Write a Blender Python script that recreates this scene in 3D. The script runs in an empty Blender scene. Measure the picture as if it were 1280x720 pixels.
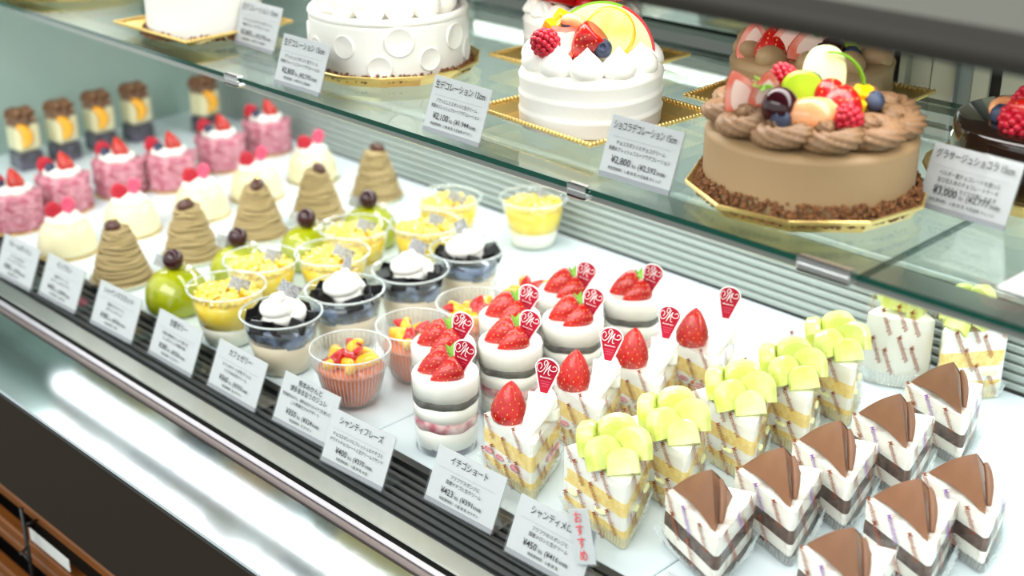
import bpy, math, random
from mathutils import Vector, Matrix, Euler

random.seed(7)
R = math.radians
PI = math.pi
SC = bpy.context.scene
COL = SC.collection
D = 0.80          # height of the case's deck above the shop floor

# ------------------------------------------------------------------ camera, world, exposure, lights
cam_d = bpy.data.cameras.new('camera')
cam = bpy.data.objects.new('camera', cam_d)
COL.objects.link(cam)
cam.location = (0, 0, D + .608)
cam.rotation_euler = (R(90 - 23.6), 0, R(45))
cam_d.sensor_width = 36
cam_d.lens = 1718 / 1280 * 36
cam_d.clip_start = .02
cam_d.dof.use_dof = True
cam_d.dof.focus_distance = 1.12
cam_d.dof.aperture_fstop = 4.1
SC.camera = cam

SC.view_settings.view_transform = 'Standard'
SC.view_settings.look = 'None'
SC.view_settings.exposure = 0.33
SC.view_settings.gamma = 1.0
SC.view_settings.use_curve_mapping = False
SC.cycles.use_denoising = True
SC.cycles.max_bounces = 10
SC.cycles.transparent_max_bounces = 40
SC.cycles.sample_clamp_indirect = 6.0
SC.cycles.caustics_reflective = False
SC.cycles.caustics_refractive = False

world = bpy.data.worlds.new('shop_interior')
SC.world = world
world.use_nodes = True
world.node_tree.nodes['Background'].inputs[0].default_value = (.92, 1.0, .97, 1)
world.node_tree.nodes['Background'].inputs[1].default_value = 1.0


def area_light(name, loc, rot, sx, sy, power, col=(1, 1, 1)):
    l = bpy.data.lights.new(name, 'AREA')
    l.shape = 'RECTANGLE'
    l.size, l.size_y = sx, sy
    l.energy = power
    l.color = col
    o = bpy.data.objects.new(name, l)
    COL.objects.link(o)
    o.location = loc
    o.rotation_euler = rot
    return o


# fluorescent strip under the counter top, LED strip under the front of the glass shelf, shop ceiling lamps
area_light('counter_strip_lamp', (-.85, .80, D + .428), (R(-4), 0, 0), 2.1, .05, 2.6, (1, .985, .95))
area_light('shelf_strip_lamp', (-.72, .745, D + .250), (R(8), 0, 0), 1.8, .03, 1.2, (.98, 1, .98))
area_light('shelf_rear_lamp', (-.68, 1.085, D + .250), (R(-24), 0, 0), 1.8, .03, 3.3, (.98, 1, 1))
area_light('ceiling_lamp', (-.6, -.9, D + 1.5), (R(46), 0, 0), 2.4, 1.0, 30, (1, .98, .95))


# ------------------------------------------------------------------ materials
def lin(c):
    return tuple(((v / 255) / 12.92 if v / 255 <= .04045 else ((v / 255 + .055) / 1.055) ** 2.4) for v in c)


MATS = {}


def mat(name, col, rough=.5, metal=0, col2=None, nscale=80, bump=0, bscale=200, sss=0, coat=0, spec=.5,
        trans=0, ior=1.45, lo=.35, hi=.65, stretch=None):
    m = bpy.data.materials.new(name)
    m.use_nodes = True
    nt = m.node_tree
    p = nt.nodes['Principled BSDF']
    p.inputs['Base Color'].default_value = (*lin(col), 1)
    p.inputs['Roughness'].default_value = rough
    p.inputs['Metallic'].default_value = metal
    p.inputs['Coat Weight'].default_value = coat
    p.inputs['Coat Roughness'].default_value = .08
    p.inputs['Specular IOR Level'].default_value = spec
    p.inputs['Transmission Weight'].default_value = trans
    p.inputs['IOR'].default_value = ior
    if sss:
        p.inputs['Subsurface Weight'].default_value = sss
        p.inputs['Subsurface Radius'].default_value = (1, .75, .5)
        p.inputs['Subsurface Scale'].default_value = .004
    if col2 or bump:
        tc = nt.nodes.new('ShaderNodeTexCoord')
        src = tc.outputs['Object']
        if stretch:
            mp = nt.nodes.new('ShaderNodeMapping')
            mp.inputs['Scale'].default_value = stretch
            nt.links.new(src, mp.inputs['Vector'])
            src = mp.outputs['Vector']
    if col2:
        n = nt.nodes.new('ShaderNodeTexNoise')
        n.inputs['Scale'].default_value = nscale
        n.inputs['Detail'].default_value = 4
        nt.links.new(src, n.inputs['Vector'])
        r = nt.nodes.new('ShaderNodeValToRGB')
        r.color_ramp.elements[0].position = lo
        r.color_ramp.elements[1].position = hi
        r.color_ramp.elements[0].color = (*lin(col), 1)
        r.color_ramp.elements[1].color = (*lin(col2), 1)
        nt.links.new(n.outputs['Fac'], r.inputs['Fac'])
        nt.links.new(r.outputs['Color'], p.inputs['Base Color'])
    if bump:
        n2 = nt.nodes.new('ShaderNodeTexNoise')
        n2.inputs['Scale'].default_value = bscale
        n2.inputs['Detail'].default_value = 3
        nt.links.new(src, n2.inputs['Vector'])
        b = nt.nodes.new('ShaderNodeBump')
        b.inputs['Strength'].default_value = bump
        b.inputs['Distance'].default_value = .002
        nt.links.new(n2.outputs['Fac'], b.inputs['Height'])
        nt.links.new(b.outputs['Normal'], p.inputs['Normal'])
    MATS[name] = m
    return m


def clear(name, tint, gloss_rough=.03, ior=1.5, haze=0.0, hazecol=(240, 245, 245), gain=1.0):
    """thin clear sheet: tinted transparency, Fresnel reflection and a little haze"""
    m = bpy.data.materials.new(name)
    m.use_nodes = True
    nt = m.node_tree
    for n in list(nt.nodes):
        if n.type != 'OUTPUT_MATERIAL':
            nt.nodes.remove(n)
    out = next(n for n in nt.nodes if n.type == 'OUTPUT_MATERIAL')
    t = nt.nodes.new('ShaderNodeBsdfTransparent')
    t.inputs[0].default_value = (*lin(tint), 1)
    g = nt.nodes.new('ShaderNodeBsdfGlossy')
    g.inputs['Roughness'].default_value = gloss_rough
    g.inputs['Color'].default_value = (.95, .98, .97, 1)
    f = nt.nodes.new('ShaderNodeFresnel')
    # a sheet has two sides: same reflectance from either (Fresnel inverts the IOR on back faces)
    ge = nt.nodes.new('ShaderNodeNewGeometry')
    mi = nt.nodes.new('ShaderNodeMix')
    mi.inputs['A'].default_value = ior
    mi.inputs['B'].default_value = 1 / ior
    nt.links.new(ge.outputs['Backfacing'], mi.inputs['Factor'])
    nt.links.new(mi.outputs['Result'], f.inputs['IOR'])
    mx = nt.nodes.new('ShaderNodeMixShader')
    if gain != 1:
        mu = nt.nodes.new('ShaderNodeMath')
        mu.operation = 'MULTIPLY'
        mu.use_clamp = True
        mu.inputs[1].default_value = gain
        nt.links.new(f.outputs[0], mu.inputs[0])
        nt.links.new(mu.outputs[0], mx.inputs[0])
    else:
        nt.links.new(f.outputs[0], mx.inputs[0])
    base = t.outputs[0]
    if haze:
        d = nt.nodes.new('ShaderNodeBsdfDiffuse')
        d.inputs[0].default_value = (*lin(hazecol), 1)
        m2 = nt.nodes.new('ShaderNodeMixShader')
        m2.inputs[0].default_value = haze
        nt.links.new(t.outputs[0], m2.inputs[1])
        nt.links.new(d.outputs[0], m2.inputs[2])
        base = m2.outputs[0]
    nt.links.new(base, mx.inputs[1])
    nt.links.new(g.outputs[0], mx.inputs[2])
    nt.links.new(mx.outputs[0], out.inputs[0])
    MATS[name] = m
    return m


mat('cream', (250, 248, 240), .45, sss=.15, bump=.08, bscale=120)
mat('marbled_cream', (250, 246, 238), .5, col2=(176, 140, 112), nscale=45, lo=.52, hi=.72)
mat('cream_rough', (250, 248, 240), .55, bump=.5, bscale=160)
mat('pale_mousse', (238, 230, 188), .35, sss=.2, coat=.15)
mat('sponge', (250, 228, 154), .8, col2=(242, 208, 116), nscale=160, bump=.4, bscale=420)
mat('choc_sponge', (104, 78, 66), .8, col2=(66, 46, 40), nscale=160, bump=.4, bscale=420)
mat('choc_stripe', (66, 60, 54), .55, col2=(104, 104, 98), nscale=90)
mat('strawberry_layer', (186, 92, 108), .5, col2=(240, 214, 212), nscale=70)
mat('choc_foot', (38, 34, 36), .35, col2=(92, 84, 108), nscale=60)
mat('milk_choc', (140, 98, 72), .38, col2=(126, 88, 64), nscale=30)
mat('strawberry', (200, 26, 20), .28, col2=(172, 12, 18), nscale=60, coat=.4, sss=.1, bump=.3, bscale=330)
mat('strawberry_flesh', (244, 120, 96), .35, col2=(252, 196, 178), nscale=60)
mat('strawberry_core', (253, 226, 212), .4)
mat('seed', (238, 170, 92), .4)
mat('leaf', (126, 176, 52), .5)
mat('raspberry', (196, 24, 50), .35, coat=.25)
mat('blueberry', (38, 46, 70), .5, col2=(74, 86, 112), nscale=60)
mat('grape', (52, 10, 20), .16, coat=.3)
mat('melon', (204, 216, 92), .3, col2=(228, 234, 166), nscale=40, sss=.2, coat=.3)
mat('melon_pale', (244, 246, 190), .35)
mat('melon_rind', (120, 176, 40), .4)
mat('apple_flesh', (236, 236, 176), .4)
mat('apple_skin', (204, 40, 56), .3, coat=.4)
mat('orange', (250, 168, 28), .25, col2=(252, 196, 60), nscale=70, coat=.4)
mat('peach', (252, 184, 130), .3, col2=(250, 150, 90), nscale=60, coat=.4)
mat('mango', (253, 202, 20), .25, col2=(250, 178, 10), nscale=60, coat=.4)
mat('kiwi', (172, 200, 40), .3, col2=(150, 184, 30), nscale=60, coat=.4)
mat('kiwi_core', (226, 228, 160), .4)
mat('pink_crumb', (184, 98, 118), .8, col2=(222, 166, 176), nscale=110, bump=1, bscale=240)
mat('chestnut_cream', (176, 154, 108), .55, bump=.2, bscale=300)
mat('chestnut', (84, 50, 38), .35, coat=.3)
mat('gold_leaf', (238, 196, 70), .25, metal=1)
mat('gold', (236, 204, 128), .32, metal=.75, bump=.05, bscale=300)
mat('gold_card', (230, 196, 116), .35, metal=.7)
mat('paper_cup', (246, 240, 214), .7)
mat('green_jelly', (180, 184, 12), .16, col2=(152, 164, 4), nscale=30, coat=1, sss=.3)
mat('yellow_jelly', (255, 212, 18), .15, col2=(255, 226, 80), nscale=90, coat=.3, sss=.2)
mat('yellow_crush', (255, 218, 50), .15, col2=(255, 238, 140), nscale=120, coat=.8, bump=.6, bscale=260)
mat('panna', (252, 248, 232), .35, sss=.2)
mat('latte', (234, 218, 190), .35, sss=.2)
mat('coffee_jelly', (16, 14, 16), .12, spec=.35)
mat('coffee_layer_glints', (44, 48, 60), .08, col2=(120, 142, 178), nscale=55, lo=.42, hi=.6, coat=1)  # blue-grey patches paint the plastic cup's reflections into the jelly colour
mat('peach_jelly', (240, 128, 66), .2, col2=(230, 106, 48), nscale=25, coat=.5, sss=.2)
mat('choc_cream', (170, 140, 102), .5, bump=.1, bscale=200)
mat('choc_swirl', (150, 116, 84), .45)
mat('nut_crumb', (104, 64, 36), .8, col2=(146, 98, 58), nscale=300)
mat('brown_crumb', (150, 112, 80), .8, col2=(96, 64, 44), nscale=160, bump=.8, bscale=300)
mat('dark_glaze', (36, 22, 16), .06, coat=1)
mat('paper', (204, 205, 203), .7)
mat('ink', (38, 38, 42), .6)
mat('ink_grey', (150, 152, 156), .6)
mat('red_ink', (226, 60, 66), .6)
mat('brown_ink', (160, 78, 40), .5)
mat('purple_ink', (150, 96, 190), .5)
mat('pick_red', (176, 18, 48), .45, spec=.3)
mat('pick_white', (250, 246, 246), .5)
mat('pick_pink', (204, 74, 100), .5)
mat('heart_pink', (240, 96, 128), .4)
mat('flag_silver', (226, 228, 230), .35, col2=(80, 82, 86), nscale=8, lo=.45, hi=.55, stretch=(90, 20, 420))
mat('steel', (168, 170, 164), .3, metal=1, bump=.03, bscale=60, stretch=(2, 40, 40))
mat('steel_ledge', (186, 194, 200), .075, metal=1, bump=.012, bscale=60, stretch=(2, 30, 30))
mat('aluminium', (196, 200, 196), .32, metal=1)
mat('rail_bronze', (122, 110, 108), .35, metal=.6)
mat('rail_light', (196, 192, 200), .3, metal=.5)
mat('black_rubber', (18, 19, 20), .45)
mat('card_strip', (42, 45, 45), .4)
mat('chrome', (236, 238, 238), .2, metal=.9)
mat('deck_white', (226, 238, 242), .22, spec=.5)
mat('back_grey', (158, 168, 163), .4)
mat('slat_grey', (168, 178, 172), .35)
mat('end_green', (164, 186, 176), .25, col2=(154, 176, 168), nscale=3)
mat('door_cream', (206, 206, 184), .45)
mat('mirror', (205, 214, 208), .02, metal=1)
mat('slab', (96, 95, 90), .25, coat=.2)
mat('slab_edge', (50, 47, 42), .55, spec=.25)
mat('fascia', (42, 36, 29), .5, spec=.2)
mat('wood', (122, 68, 16), .5, col2=(100, 54, 10), nscale=6, stretch=(1, 12, 12))
mat('wood_groove', (84, 54, 20), .6)
mat('black_metal', (22, 20, 20), .4)
mat('shop_floor', (60, 48, 38), .4, col2=(48, 38, 30), nscale=4)
mat('shop_wall', (176, 170, 158), .8)
mat('porcelain', (246, 246, 244), .2, coat=.5)
mat('glass_edge', (4, 66, 54), .08, coat=1)
mat('foil', (226, 232, 234), .25, metal=.85)
mat('doily', (244, 248, 250), .6)
clear('shelf_glass', (245, 251, 249), .0, 1.5)
clear('cup_clear', (252, 254, 253), .04, 1.45, haze=.04)
clear('film_clear', (253, 254, 253), .06, 1.35, haze=.03)
clear('film_doily', (252, 254, 254), .1, 1.45, haze=.28)
clear('rim_clear', (250, 252, 252), .08, 1.5, haze=.5)
clear('fluted_clear', (252, 254, 253), .05, 1.55, haze=.09)
clear('acrylic', (252, 253, 254), .03, 1.4, haze=.02)


# ------------------------------------------------------------------ mesh helpers
class MB:
    def __init__(self):
        self.v, self.f, self.m, self.s = [], [], [], []

    def add(self, vs, fs, m=0, smooth=True, M=None):
        o = len(self.v)
        if M is not None:
            vs = [M @ Vector(p) for p in vs]
        self.v += [tuple(p) for p in vs]
        for f in fs:
            self.f.append(tuple(i + o for i in f))
            self.m.append(m)
            self.s.append(smooth)
        return self

    def box(self, x0, x1, y0, y1, z0, z1, m=0, M=None):
        vs = [(x, y, z) for z in (z0, z1) for y in (y0, y1) for x in (x0, x1)]
        fs = [(0, 2, 3, 1), (4, 5, 7, 6), (0, 1, 5, 4), (2, 6, 7, 3), (0, 4, 6, 2), (1, 3, 7, 5)]
        return self.add(vs, fs, m, False, M)

    def bbox(self, x0, x1, y0, y1, z0, z1, b=.002, m=0, M=None):
        """box with chamfered edges"""
        vs, idx = [], {}
        for sx in (0, 1):
            for sy in (0, 1):
                for sz in (0, 1):
                    X, Y, Z = (x0, x1)[sx], (y0, y1)[sy], (z0, z1)[sz]
                    ix, iy, iz = (X + b, X - b)[sx], (Y + b, Y - b)[sy], (Z + b, Z - b)[sz]
                    for k, p in enumerate(((X, iy, iz), (ix, Y, iz), (ix, iy, Z))):
                        idx[sx, sy, sz, k] = len(vs)
                        vs.append(p)
        fs = []
        for s in (0, 1):
            q = [idx[s, a, c, 0] for a, c in ((0, 0), (1, 0), (1, 1), (0, 1))]
            fs.append(q if s else q[::-1])
            q = [idx[a, s, c, 1] for a, c in ((0, 0), (1, 0), (1, 1), (0, 1))]
            fs.append(q[::-1] if s else q)
            q = [idx[a, c, s, 2] for a, c in ((0, 0), (1, 0), (1, 1), (0, 1))]
            fs.append(q if s else q[::-1])
        for a in (0, 1):
            for c in (0, 1):
                fs.append((idx[0, a, c, 1], idx[1, a, c, 1], idx[1, a, c, 2], idx[0, a, c, 2]))
                fs.append((idx[a, 0, c, 0], idx[a, 1, c, 0], idx[a, 1, c, 2], idx[a, 0, c, 2]))
                fs.append((idx[a, c, 0, 0], idx[a, c, 1, 0], idx[a, c, 1, 1], idx[a, c, 0, 1]))
        for a in (0, 1):
            for c in (0, 1):
                for e in (0, 1):
                    fs.append(tuple(idx[a, c, e, k] for k in range(3)))
        return self.add(vs, fs, m, False, M)

    def lathe(self, prof, seg=32, m=0, rf=None, M=None, smooth=True, zf=None, caps=(True, True)):
        vs, fs = [], []
        n = len(prof)
        for (r, z) in prof:
            for k in range(seg):
                a = 2 * PI * k / seg
                rr = r * (rf(a, z) if rf else 1)
                zz = z + (zf(a, r) if zf else 0)
                vs.append((rr * math.cos(a), rr * math.sin(a), zz))
        for i in range(n - 1):
            for k in range(seg):
                k2 = (k + 1) % seg
                fs.append((i * seg + k, i * seg + k2, (i + 1) * seg + k2, (i + 1) * seg + k))
        if caps[0] and prof[0][0] > 1e-6:
            fs.append(tuple(range(seg))[::-1])
        if caps[1] and prof[-1][0] > 1e-6:
            fs.append(tuple((n - 1) * seg + k for k in range(seg)))
        return self.add(vs, fs, m, smooth, M)

    def ball(self, c, r, seg=16, rings=10, m=0, M=None):
        if not hasattr(r, '__len__'):
            r = (r, r, r)
        T = Matrix.Translation(c) @ Matrix.Diagonal((*r, 1))
        if M is not None:
            T = M @ T
        pr = [(math.sin(PI * i / rings), -math.cos(PI * i / rings)) for i in range(rings + 1)]
        pr[0] = (1e-4, -1)
        pr[-1] = (1e-4, 1)
        return self.lathe(pr, seg, m, M=T)

    def tube(self, path, r, seg=8, m=0, M=None, flat=1.0, closed=False, up=Vector((0, 0, 1))):
        path = [Vector(p) for p in path]
        n = len(path)
        vs, fs = [], []
        for i, p in enumerate(path):
            if closed:
                t = path[(i + 1) % n] - path[i - 1]
            else:
                t = path[min(i + 1, n - 1)] - path[max(i - 1, 0)]
            t.normalize()
            s = t.cross(up)
            if s.length < 1e-5:
                s = t.cross(Vector((1, 0, 0)))
            s.normalize()
            u = s.cross(t)
            rr = r[i] if hasattr(r, '__len__') else r
            for k in range(seg):
                a = 2 * PI * k / seg
                vs.append(p + s * (rr * math.cos(a)) + u * (rr * flat * math.sin(a)))
        for i in range(n if closed else n - 1):
            j = (i + 1) % n
            for k in range(seg):
                k2 = (k + 1) % seg
                fs.append((i * seg + k, i * seg + k2, j * seg + k2, j * seg + k))
        if not closed:
            fs.append(tuple(range(seg))[::-1])
            fs.append(tuple((n - 1) * seg + k for k in range(seg)))
        return self.add(vs, fs, m, True, M)

    def prism(self, poly, z0, z1, m=0, M=None, jit=0, inset=0, smooth=False):
        n = len(poly)
        cx = sum(p[0] for p in poly) / n
        cy = sum(p[1] for p in poly) / n
        rows = []
        zs = [z0, z0 + (z1 - z0) * .5, z1]
        vs = []
        for zi, z in enumerate(zs):
            for (x, y) in poly:
                d = random.uniform(-jit, jit)
                l = math.hypot(x - cx, y - cy) or 1
                vs.append((x + (x - cx) / l * d, y + (y - cy) / l * d, z))
        fs = []
        for i in range(2):
            for k in range(n):
                k2 = (k + 1) % n
                fs.append((i * n + k, i * n + k2, (i + 1) * n + k2, (i + 1) * n + k))
        fs.append(tuple(range(n))[::-1])
        fs.append(tuple(2 * n + k for k in range(n)))
        return self.add(vs, fs, m, smooth, M)

    def mesh(self, name, mats):
        me = bpy.data.meshes.new(name)
        me.from_pydata(self.v, [], self.f)
        for k in (mats if isinstance(mats, (list, tuple)) else [mats]):
            me.materials.append(MATS[k])
        me.polygons.foreach_set('material_index', self.m)
        me.polygons.foreach_set('use_smooth', self.s)
        me.update()
        return me

    def build(self, name, mats, parent=None, loc=(0, 0, 0), rot=(0, 0, 0), **kw):
        return put(name, self.mesh(name, mats), parent, loc, rot, **kw)


def put(name, me, parent=None, loc=(0, 0, 0), rot=(0, 0, 0), scale=1, label=None, kind=None):
    o = bpy.data.objects.new(name, me)
    COL.objects.link(o)
    o.parent = parent
    o.location = loc
    o.rotation_euler = rot
    o.scale = scale if hasattr(scale, '__len__') else (scale,) * 3
    if label:
        o['label'] = label
    if kind:
        o['kind'] = kind
    return o


def empty(name, loc=(0, 0, 0), rz=0):
    o = bpy.data.objects.new(name, None)
    COL.objects.link(o)
    o.location = loc
    o.rotation_euler = (0, 0, rz)
    o.empty_display_size = .01
    return o


def tag(o, label, cat, group=None):
    o['label'] = label
    o['category'] = cat
    if group:
        o['group'] = group
    return o


KIDS = {}


def copy_tree(o, parent=None):
    c = o.copy()
    COL.objects.link(c)
    c.parent = parent
    for ch in [q for q in o.children]:
        copy_tree(ch, c)
    return c


ORD = ['frontmost', 'second from the front', 'third from the front', 'fourth from the front',
       'fifth from the front', 'sixth from the front', 'seventh from the front']


def row(proto, spots, labels, cat, group, z=0.0, rz=None, jitter=.0):
    """place the thing itself at the first spot and copies of it at the rest"""
    trees = [proto] + [copy_tree(proto) for _ in spots[1:]]
    for i, (o, s) in enumerate(zip(trees, spots)):
        o.location = (s[0], s[1], D + z)
        base = rz if rz is not None else 0
        o.rotation_euler = (0, 0, (s[2] if len(s) > 2 else base) + random.uniform(-jitter, jitter))
        tag(o, labels[i], cat, group)
    return trees


def spline(pts, n=6, closed=False):
    pts = [Vector(p) for p in pts]
    out = []
    N = len(pts)
    for i in range(N if closed else N - 1):
        if closed:
            p0, p1, p2, p3 = (pts[(i + k) % N] for k in (-1, 0, 1, 2))
        else:
            p0, p1, p2, p3 = pts[max(i - 1, 0)], pts[i], pts[i + 1], pts[min(i + 2, N - 1)]
        for k in range(n):
            t = k / n
            out.append(.5 * ((2 * p1) + (p2 - p0) * t + (2 * p0 - 5 * p1 + 4 * p2 - p3) * t * t
                             + (3 * p1 - p0 - 3 * p2 + p3) * t ** 3))
    if not closed:
        out.append(pts[-1])
    return out


# ------------------------------------------------------------------ lettering
_tx = {}


def glyphs(body):
    """flat outlines of a line of text, normalised: x from 0 to width, cap height about 1"""
    if body in _tx:
        return _tx[body]
    cu = bpy.data.curves.new('lettering', 'FONT')
    cu.body = body
    cu.size = 1.0
    cu.resolution_u = 2
    cu.fill_mode = 'FRONT'
    cu.offset = .005
    ob = bpy.data.objects.new('lettering', cu)
    COL.objects.link(ob)
    dg = bpy.context.evaluated_depsgraph_get()
    ev = ob.evaluated_get(dg)
    me = ev.to_mesh()
    vs = [tuple(v.co) for v in me.vertices]
    fs = [tuple(p.vertices) for p in me.polygons]
    ev.to_mesh_clear()
    bpy.data.objects.remove(ob)
    bpy.data.curves.remove(cu)
    if vs:
        x0 = min(v[0] for v in vs)
        x1 = max(v[0] for v in vs)
        vs = [(v[0] - x0, v[1], 0) for v in vs]
    else:
        x0, x1 = 0, 1
    _tx[body] = (vs, fs, x1 - x0)
    return _tx[body]


def write(mb, body, x, y, h, w=None, m=0, M=None, align='C'):
    """set a line in the xy plane; h = letter height, w = width to squeeze it to"""
    vs, fs, wid = glyphs(body)
    sy = h / .74
    sx = sy if w is None else w / max(wid, 1e-6)
    W = wid * sx
    ox = x - (W / 2 if align == 'C' else 0)
    T = Matrix.Translation((ox, y, 0)) @ Matrix.Diagonal((sx, sy, 1, 1))
    mb.add(vs, fs, m, False, T if M is None else M @ T)


# ------------------------------------------------------------------ the shop and the case
b = MB()
b.box(-5, 4, -4, 3.2, -.05, 0)
o = b.build('floor', 'shop_floor')
o['kind'] = 'structure'
o['label'] = 'dark brown shop floor in front of the case'
b = MB()
b.box(-5, 4, 3.2, 3.3, 0, 2.6)
o = b.build('wall_back', 'shop_wall')
o['kind'] = 'structure'
o['label'] = 'plain shop wall behind the case'

XL, XR = -1.83, .18        # inner faces of the case's ends
YB = 1.142                 # back wall of the case
case = empty('display_case', ((XL + XR) / 2, .8, 0))
tag(case, 'long refrigerated pastry case with steel front ledge, white deck and ribbed grey back', 'display case')
CO = -case.location


def cpart(name, mb, mats, **kw):
    return mb.build(name, mats, case, CO, **kw)


# deck of white panels with fine joints
xs = [XL, -1.49, -1.145, -.845, -.53, -.20, XR]
for i in range(len(xs) - 1):
    b = MB()
    b.bbox(xs[i] + .0006, xs[i + 1] - .0006, .664, YB, D - .012, D, .0008)
    cpart('deck_panel', b, 'deck_white', label='white glossy deck panel')
b = MB()
b.box(XL, XR, .501, YB + .03, D - .05, D - .0121)
cpart('deck_bed', b, 'black_rubber')
# card strip with grooves
b = MB()
b.box(XL, XR, .598, .663, D - .012, D - .004)
b.box(XL, XR, .655, .663, D - .004, D + .0005)
for k in range(6):
    y = .602 + k * .0085
    b.bbox(XL, XR, y, y + .0052, D - .004, D - .0005, .0008)
cpart('card_strip', b, ['card_strip'], label='dark grey grooved strip the price cards stand on')
b = MB()
b.bbox(XL, XR, .578, .598, D - .012, D - .002, .001)
cpart('steel_trim', b, 'steel', label='brushed steel trim')
b = MB()
b.box(XL, XR, .569, .578, D - .012, D - .009)
cpart('gasket', b, 'black_rubber', label='black rubber gasket')
b = MB()
b.bbox(XL, XR, .5585, .569, D - .012, D - .0015, .0012)
cpart('glazing_rail', b, 'rail_bronze', label='bronze glazing rail')
b = MB()
b.bbox(XL, XR, .564, .5695, D - .0015, D + .0005, .0006)
cpart('rail_lip', b, 'rail_light')
b = MB()
b.bbox(XL, XR, .474, .558, D - .011, D - .004, .0015)
cpart('ledge', b, 'steel_ledge', label='polished steel front ledge')
b = MB()
b.box(XL, XR, .4765, .50, D - .126, D - .0111)
cpart('fascia', b, 'fascia', label='dark brown fascia board')
b = MB()
b.box(XL, XR, .56, .58, .0, D - .126)
b.box(XL, XR, .50, .58, D - .126, D - .1255)
cpart('plinth', b, 'fascia')
for k, z in enumerate((-.131, -.1465, -.193, -.2085, -.262, -.278, -.34, -.36)):
    b = MB()
    b.bbox(XL, XR, .488, .502, D + z - .012, D + z, .002)
    cpart('wood_slat', b, 'wood')
for z in (-.1431, -.2049, -.2742):
    b = MB()
    b.box(XL, XR, .490, .500, D + z - .004, D + z)
    cpart('slat_joint', b, 'wood_groove')
for x in (-1.8, -1.35, -.8, -.25):
    b = MB()
    b.box(x - .012, x + .012, .503, .56, .0, D - .127)
    cpart('slat_post', b, 'black_metal')
# back: ribbed lower panel, each rib a slat; plain band; sill; mirror doors
b = MB()
b.box(XL, XR, YB + .006, YB + .03, D, D + .236)
cpart('back_panel', b, 'back_grey', label='grey back panel')
for k in range(10):
    z = .002 + k * .0096
    b = MB()
    b.bbox(XL, XR, YB + .002, YB + .006, D + z, D + z + .0066, .0012)
    cpart('slat', b, 'slat_grey')
b = MB()
b.bbox(XL, XR, YB - .004, YB + .03, D + .228, D + .238, .002)
cpart('back_sill', b, 'aluminium')
frames = [-1.80, -1.28, -.672, -.62]
for (x0, x1) in ((XL, -1.245), (-1.23, -.645)):
    b = MB()
    b.box(x0, x1, YB + .012, YB + .018, D + .238, D + .437)
    cpart('door_mirror', b, 'mirror', label='mirrored sliding back door')
for (x0, x1, y, mm) in ((-1.247, -1.228, .004, 'aluminium'), (-.648, -.640, .002, 'aluminium'), (-.640, -.632, .008, 'black_metal'),
                        (-.632, -.626, .0, 'aluminium'), (-.626, -.606, .012, 'door_cream'), (-.606, -.604, .014, 'black_metal'),
                        (-.604, -.580, .010, 'door_cream'), (-.580, -.5775, .004, 'aluminium'), (-.5775, -.565, .012, 'back_grey'),
                        (-.565, -.5635, .014, 'black_metal'), (-.5635, -.548, .010, 'door_cream'), (-.548, -.536, .014, 'black_metal'),
                        (-.536, -.45, .010, 'door_cream'), (-.45, -.44, .004, 'aluminium'), (-.44, XR, .010, 'door_cream')):
    b = MB()
    b.box(x0, x1, YB + y, YB + .022, D + .238, D + .437)
    cpart('door_stile', b, mm)
# ends
b = MB()
b.box(XL - .03, XL, .56, YB + .03, D - .05, D + .437)
cpart('end_panel', b, 'end_green', label='pale green glossy end panel')
b = MB()
b.box(XR, XR + .03, .56, YB + .03, D - .05, D + .437)
cpart('end_panel', b, 'end_green')
b = MB()
b.box(XL - .03, XR + .03, .58, YB + .03, .0, D - .05)
cpart('base_cabinet', b, 'fascia')

# counter slab over the case
b = MB()
b.bbox(XL - .03, XR + .03, .63, YB + .05, D + .437, D + .457, .003)
slab = b.build('counter_top', 'slab')
tag(slab, 'grey polished counter slab forming the roof of the case', 'counter')
b = MB()
pr = [(.6305, .4372), (.6215, .4385), (.6175, .4425), (.617, .448), (.6195, .4535), (.6305, .4572)]
vs = [(x, y, D + z) for x in (XL - .03, XR + .03) for (y, z) in pr]
n = len(pr)
b.add(vs, [(k, k + 1, n + k + 1, n + k) for k in range(n - 1)] + [tuple(range(n))[::-1], tuple(range(n, 2 * n))], 0, True)
b.build('edge_strip', 'slab_edge', slab, label='dark rounded edge strip')

# shelf rail with the strip lamp, glass shelf panes and clips
b = MB()
b.bbox(XL, XR, .7235, .728, D + .2570, D + .2655, .001)
b.box(XL, XR, .728, .762, D + .2590, D + .2615)
b.box(XL, XR, 1.09, 1.11, D + .2570, D + .2655)
rl = b.build('shelf_rail', 'aluminium')
tag(rl, 'aluminium rail with strip light running under the glass shelf edge', 'rail')
for (x0, x1, lab) in ((XL + .002, -.4075, 'long glass shelf pane with green edge carrying most of the whole cakes'),
                      (-.4065, XR - .002, 'glass shelf pane at the right end beyond the joint')):
    r = empty('glass_shelf', ((x0 + x1) / 2, .9, D + .2655))
    tag(r, lab, 'shelf', 'glass shelf panes')
    cx = (x0 + x1) / 2
    b = MB()
    hx = (x1 - x0) / 2
    b.add([(-hx, -.184, 0), (hx, -.184, 0), (hx, .215, 0), (-hx, .215, 0), (-hx, -.184, .0045), (hx, -.184, .0045), (hx, .215, .0045), (-hx, .215, .0045)],
          [(0, 3, 2, 1), (4, 5, 6, 7)], 0, False)
    b.build('pane', 'shelf_glass', r)
    b = MB()
    b.add([(-hx, -.184, 0), (hx, -.184, 0), (hx, .215, 0), (-hx, .215, 0), (-hx, -.184, .0045), (hx, -.184, .0045), (hx, .215, .0045), (-hx, .215, .0045)],
          [(0, 1, 5, 4), (1, 2, 6, 5), (2, 3, 7, 6), (3, 0, 4, 7)], 0, False)
    b.build('polished_edge', 'glass_edge', r, label='green polished glass edge')
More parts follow.
